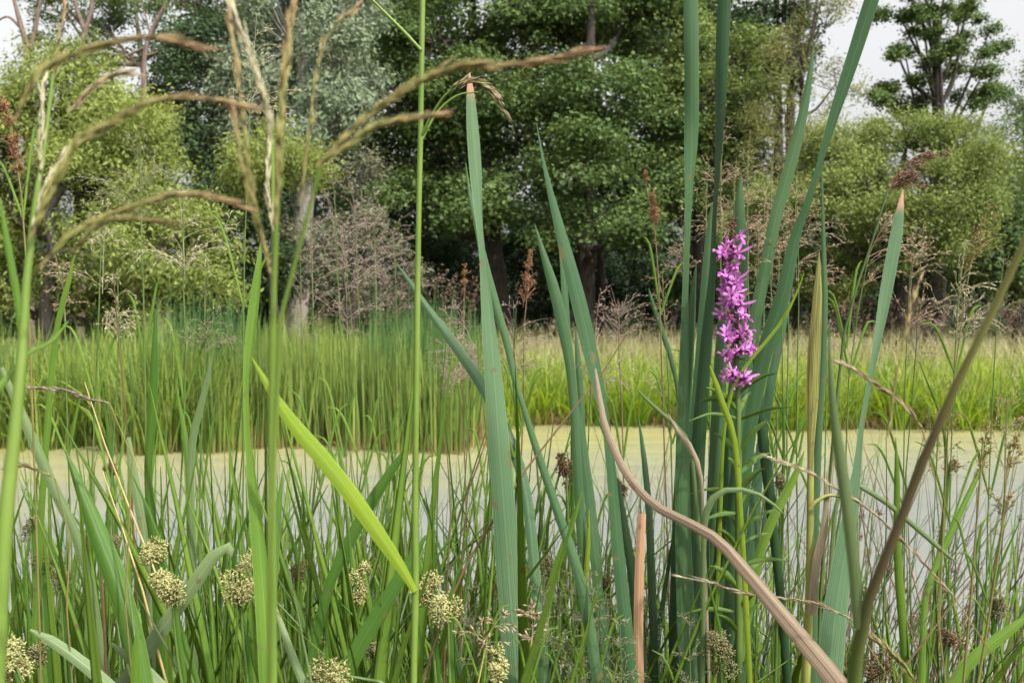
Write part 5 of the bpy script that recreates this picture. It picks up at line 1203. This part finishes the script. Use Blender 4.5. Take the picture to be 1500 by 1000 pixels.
for a in (('tall single cream flower head above a double one', 226, 807, 30, 44, .95, 'head_cream', 460, 290), ('double cream flower head resting against the folded grey blade', 249, 868, 36, 62, .9, 'head_cream', 620, 270, 6),
          ('loose cream flower head beside the upright yellow-green blade', 350, 850, 36, 62, .95, 'head_cream', 380, 365, 7), ('large cream flower head at the left thick stalk', 16, 970, 38, 62, .8, 'head_cream', 600, 30),
          ('wide cream flower head low between blades', 480, 992, 48, 36, .85, 'head_cream', 500, 485), ('small cream flower head beside slanting green blades', 522, 858, 24, 48, 1.0, 'head_cream', 320, 520),
          ('cream flower head just behind the bright stalk', 630, 862, 34, 42, .95, 'head_cream', 420, 640), ('round cream flower head beside the bright stalk', 656, 886, 40, 48, .92, 'head_cream', 520, 660),
          ('cream flower head at the foot of the broad cattail blade', 728, 976, 24, 44, .86, 'head_cream', 380, 730),
          ('dull olive flower head before the pale left water', 60, 826, 32, 38, 1.2, 'head_olive', 360, 70), ('tiny olive flower head above another near the left edge', 45, 775, 22, 24, 1.2, 'head_olive', 200, 60),
          ('olive flower head behind the broad leaning blade', 166, 802, 22, 42, 1.25, 'head_olive', 300, 180), ('spreading olive flower head beside dull left heads', 88, 848, 34, 26, 1.2, 'head_olive', 260, 100),
          ('pinkish olive flower head before reddish stems', 124, 800, 26, 44, 1.2, 'head_olive', 260, 130), ('rusty long flower head between dark cattail blades', 829, 692, 26, 62, 1.1, 'head_brown', 360, 845, 8),
          ('olive flower head between the cattail blades over the water', 800, 830, 34, 58, 1.1, 'head_olive', 360, 815, 8), ('grey-green flower head behind the dark cattail foot', 838, 795, 26, 40, 1.2, 'head_olive', 280, 850),
          ('big olive flower head at the foot of the dry pinkish blade', 1052, 952, 36, 64, .95, 'head_olive', 480, 1060, 7), ('brown flower head over the right shallows', 1388, 932, 30, 26, 1.1, 'head_brown', 300, 1380),
          ('pale brown flower head near the right edge', 1464, 884, 32, 28, 1.1, 'head_olive', 300, 1440), ('dark loose flower head before the grey water', 432, 838, 26, 32, 1.1, 'head_brown', 180, 445, 7),
          ('small brown flower head high on a thin stem over the left water', 162, 685, 16, 24, 1.3, 'head_brown', 140, 180), ('greenish flower cluster beside the loosestrife stem', 1143, 700, 16, 28, 1.1, 'head_olive', 160, 1135),
          ('dark sparse cluster over the upper right water', 1392, 680, 22, 22, 1.3, 'head_brown', 120, 1350), ('small brown tuft beside the broken orange blade', 905, 720, 22, 42, 1.2, 'head_brown', 200, 915, 7),
          ('small brown head beside the upright orange blade', 893, 850, 16, 22, 1.15, 'head_brown', 140, 900), ('brown flower head low between right blades', 1285, 975, 34, 40, 1.0, 'head_brown', 320, 1290),
          ('cream-brown head partly hidden at the left edge', 52, 945, 20, 36, .9, 'head_olive', 260, 66), ('dark drooping head low beside green blades', 545, 958, 18, 40, .95, 'head_olive', 240, 550)):
    sedge_head(*a)

# ---------------------------------------------------------------- single named wiry stems
WS = 'wiry stems on the near bank'
for lab, pts, w, mat, d in (
    ('brown wiry stem slanting across in front of the sedge', [(922, 484), (880, 550), (830, 612), (784, 668), (750, 720), (700, 800)], 4, 'stem_brown', .85),
    ('straw-coloured stem slanting below the cream flower heads', [(150, 690), (178, 770), (205, 850), (225, 930), (245, 1005)], 4.5, 'stem_straw', .85),
    ('pale shining stem slanting over the left water', [(124, 560), (150, 640), (180, 720), (215, 805), (260, 930)], 3.5, 'stem_straw', .9),
    ('reddish stem beside the broad leaning blade', [(166, 400), (172, 480), (182, 580), (192, 700), (200, 900)], 3.5, 'stem_red', 1.0),
    ('dark red stem rising past the leaning blade', [(126, 720), (140, 760), (150, 850), (156, 1000)], 5, 'stem_red', .9),
    ('upright dark rush stem beside the glowing lime leaf', [(470, 660), (458, 740), (452, 850), (446, 1000)], 4, 'stem_dark', 1.0),
    ('long dark rush crossing towards the bright stalk', [(718, 760), (680, 805), (640, 850), (590, 910), (540, 985)], 4.5, 'stem_dark', 1.0),
    ('thin red stem crossing the water between rushes', [(714, 640), (690, 700), (678, 790), (672, 1000)], 3.5, 'stem_red', 1.05),
    ('dark thin stem beside the broad cattail blade over the water', [(655, 660), (660, 760), (655, 850), (650, 1000)], 3.5, 'stem_red', 1.0),
    ('brown stem leaning from the right shallows', [(1440, 830), (1400, 880), (1350, 940), (1310, 1005)], 4, 'stem_brown', 1.0),
    ('dark slim stem before the right water', [(1298, 640), (1299, 740), (1296, 850), (1290, 1000)], 3.5, 'stem_dark', 1.0)):
    t, o, f = start('wiry_stem', lab, 'stem', pts[-1][0], d, WS)
    stem_obj(t, o, [(x, y, w * (.35 + .65 * i / (len(pts) - 1))) for i, (x, y) in enumerate(pts)], d, d, mat, foot=f)

# ---------------------------------------------------------------- filler plants, each a thing of its own
def local_blade(h, w, bend, az, r, mat, n=10):
    """blade from the origin upwards, facing any way"""
    t = np.linspace(0, 1, n)
    d = np.array((math.cos(az), math.sin(az), 0)); s = np.array((-d[1], d[0], 0))
    p = d * (h * (0.08 * t + bend * t ** 2.2))[:, None] + np.array((0, 0, 1)) * (h * (t - 0.45 * bend * t ** 3))[:, None]
    wd = w * np.clip(1 - t ** 2.2, 0.03, 1) * (.6 + .4 * np.minimum(t * 4, 1))
    tan = unit(np.gradient(p, axis=0)); nn = np.cross(s[None], tan)
    tw = r.uniform(-.8, .8) * t + r.uniform(-.5, .5)
    sv = np.cos(tw)[:, None] * s + np.sin(tw)[:, None] * nn; nv = np.cross(sv, tan)
    us = np.array((-1, -.4, .4, 1, .4, -.4)); off = .18 * (np.abs(us) - .4); low = np.array((0, 0, 0, 0, 1, 1.))
    V = p[:, None] + sv[:, None] * (us * wd[:, None] / 2)[..., None] + nv[:, None] * (off * wd[:, None] - low * np.minimum(.0008, wd * .2)[:, None])[..., None]
    idx = np.arange(n * 6).reshape(n, 6)
    Q = np.stack([idx[:-1], np.roll(idx[:-1], -1, 1), np.roll(idx[1:], -1, 1), idx[1:]], -1).reshape(-1, 4)
    return np_mesh('leaf', V.reshape(-1, 3), Q, MATS[mat], {'across': np.tile(us, n), 'along': np.repeat(t, 6)}, smooth=True)
def local_stem(h, rad, lean, r, mat):
    a = r.uniform(0, 6.28); d = np.array((math.cos(a), math.sin(a), 0)) * lean * h
    V, Q, al = tube_data([(0, 0, -.02), d * .2 + (0, 0, h * .4), d * .55 + (0, 0, h * .75), d + (0, 0, h * .98)], [rad * 1.1, rad, rad * .75, rad * .15], 10, 5)
    return np_mesh('stem', V, Q, MATS[mat], {'along': al, 'across': 0 * al}, smooth=True)
BL = {k: [local_blade(1.0, w, b, r.uniform(0, 6.28), r, m) for b in (.03, .06, .12, .2, .35, .55)] for k, w, m in
      (('green', .022, 'grass_green'), ('deep', .017, 'grass_deep'), ('grey', .010, 'grass_grey'), ('cat', .017, 'cattail'), ('thin', .006, 'grass_green'), ('dry', .008, 'blade_dry'))}
STM = {m: [local_stem(1.0, .0016, b, r, m) for b in (.02, .06, .1, .16, .24, .32)] for m in ('stem_green', 'stem_dark', 'stem_brown', 'stem_red')}
TUFT = [head_mesh(.008, .012, 40, r, .0045, 5) for _ in range(4)]
TUFT = [np_mesh('flower_head', V, Q, MATS['head_brown'], {'tint': T}) for V, Q, T in TUFT]

def plant(name, label, cat, group, x, y, leaves, stems, r, tilt=(0, 0), tuft=0.0):
    t = thing(name, (x, y, G(x, y) - .02), label + ' by ' + beside(NEARBY, x, y), cat, group)
    for kind, n, h0, h1 in leaves:
        for _ in range(n):
            o = bpy.data.objects.new('leaf', BL[kind][r.integers(0, 3 if kind == 'thin' else 5)])
            h = r.uniform(h0, h1); o.scale = (h * r.uniform(.7, 1.1), h * r.uniform(.7, 1.1), h)
            o.rotation_euler = (r.normal() * .12, r.normal() * .12 + tilt[0], r.uniform(0, 6.28)); o.location = (r.normal() * .025, r.normal() * .025, 0)
            put(o, t)
    for kind, n, h0, h1 in stems:
        for _ in range(n):
            k = r.integers(0, 6); h = r.uniform(h0, h1)
            o = bpy.data.objects.new('stem', STM[kind][k]); o.scale = (h, h, h)
            o.rotation_euler = (r.normal() * .09, r.normal() * .10 + tilt[0], r.uniform(-.6, .6) if tilt[0] else r.uniform(0, 6.28)); o.location = (r.normal() * .03, r.normal() * .03, 0)
            put(o, t)
            if r.uniform() < tuft:
                e = bpy.data.objects.new('flower_head', TUFT[r.integers(0, 4)])
                vs = STM[kind][k].vertices; tip = Vector(np.mean([vs[q].co for q in range(35, 40)], 0))
                e.location = tip; e.scale = [1 / h * r.uniform(.6, 1.2)] * 3
                put(e, o)
    return t
r = np.random.default_rng(123)
def near_spot(px0, px1, d0, d1):
    px = r.uniform(px0, px1); d = r.uniform(d0, d1)
    return gx_at(px, d), d
for k in range(80):
    x, y = near_spot(-40, 720, 1.1, 2.5)
    plant('grass_plant', 'leafy bright green grass plant with long blades', 'grass', 'leafy grass plants filling the left near bank', x, y, [('green', 5, .75, 1.15), ('grey', 1, .7, 1.05), ('deep', 2, .7, 1.05)], [], r)
for k in range(34):
    x, y = near_spot(-40, 780, 1.2, 3.0)
    plant('rush_clump', 'clump of thin green and reddish rush stems', 'rush', 'thin rush clumps on the left near bank', x, y, [('thin', 1, .7, 1.0), ('deep', 1, .75, 1.05), ('dry', int(k % 3 == 0), .6, .95)], [('stem_green', 3, .8, 1.12), ('stem_red', 1, .7, 1.05), ('stem_dark', 2, .8, 1.05)], r, tuft=.12)
for k in range(40):
    x, y = near_spot(760, 1230, 1.1, 2.8)
    plant('rush_clump', 'clump of dark rush stems and slim blue-green leaves', 'rush', 'dark rush clumps among the cattails', x, y, [('thin', 3, .6, .95), ('grey', 2, .5, .9), ('cat', (k % 3 == 0) * 2, .6, .95), ('dry', int(k % 2 == 0), .6, .95)], [('stem_green', 3, .75, 1.05), ('stem_dark', 2, .8, 1.1), ('stem_brown', 2, .7, 1.0)], r, tuft=.2)
for k in range(36):
    x, y = near_spot(1180, 1560, 1.2, 2.8)
    plant('rush_clump', 'clump of thin brownish leaning rush stems', 'rush', 'leaning brown rush clumps on the right', x - .12, y, [('thin', 2, .55, .9), ('dry', int(k % 2 == 0), .5, .9)], [('stem_brown', 3, .75, 1.1), ('stem_dark', 3, .75, 1.15), ('stem_red', 1, .7, 1.0)], r, tilt=(.16, 0), tuft=.25)
for k in range(32):
    x, y = near_spot(950, 1540, 1.0, 2.0)
    plant('grass_plant', 'low leafy grass plant with a bluish blade', 'grass', 'leafy grass plants filling the right near bank', x, y, [('green', 6, .6, 1.02), ('grey', 1, .55, .9), ('cat', 1, .6, .95)], [], r)
for k in range(14):
    x, y = near_spot(720, 1000, 1.1, 1.9)
    plant('grass_plant', 'leafy dark grass plant mixed with cattail blades', 'grass', 'leafy grass plants between the cattails', x, y, [('deep', 4, .65, 1.05), ('green', 2, .65, 1.0), ('cat', 2, .7, 1.05), ('grey', 1, .6, .95)], [], r)
for k in range(44):
    x, y = near_spot(-30, 760, .85, 1.5)
    plant('grass_plant', 'broad-leaved bright grass plant standing low', 'grass', 'broad grass plants low in front on the left', x, y, [('green', 6, .82, 1.14), ('grey', 1, .75, 1.05)], [], r)
# low growth covering the soil of the near bank
nb = 6500
bx = r.uniform(-3.2, 3.2, nb); by = r.uniform(-1.5, 2.9, nb)
keep = (np.abs(bx) + np.abs(by) > 0.35); bx, by = bx[keep], by[keep]
b = np.stack([bx, by, gz(bx, by) - .02], 1); N = len(b)
stuff('ground_cover', bulk_blades(b, r.uniform(.12, .45, N), r.uniform(.004, .010, N), r.uniform(0, 6.28, N), np.abs(r.normal(0, .2, N)), .6 * r.uniform(0, 1, N), 5), 'reed_green', 'low grass covering the soil of the near bank', 'grass')
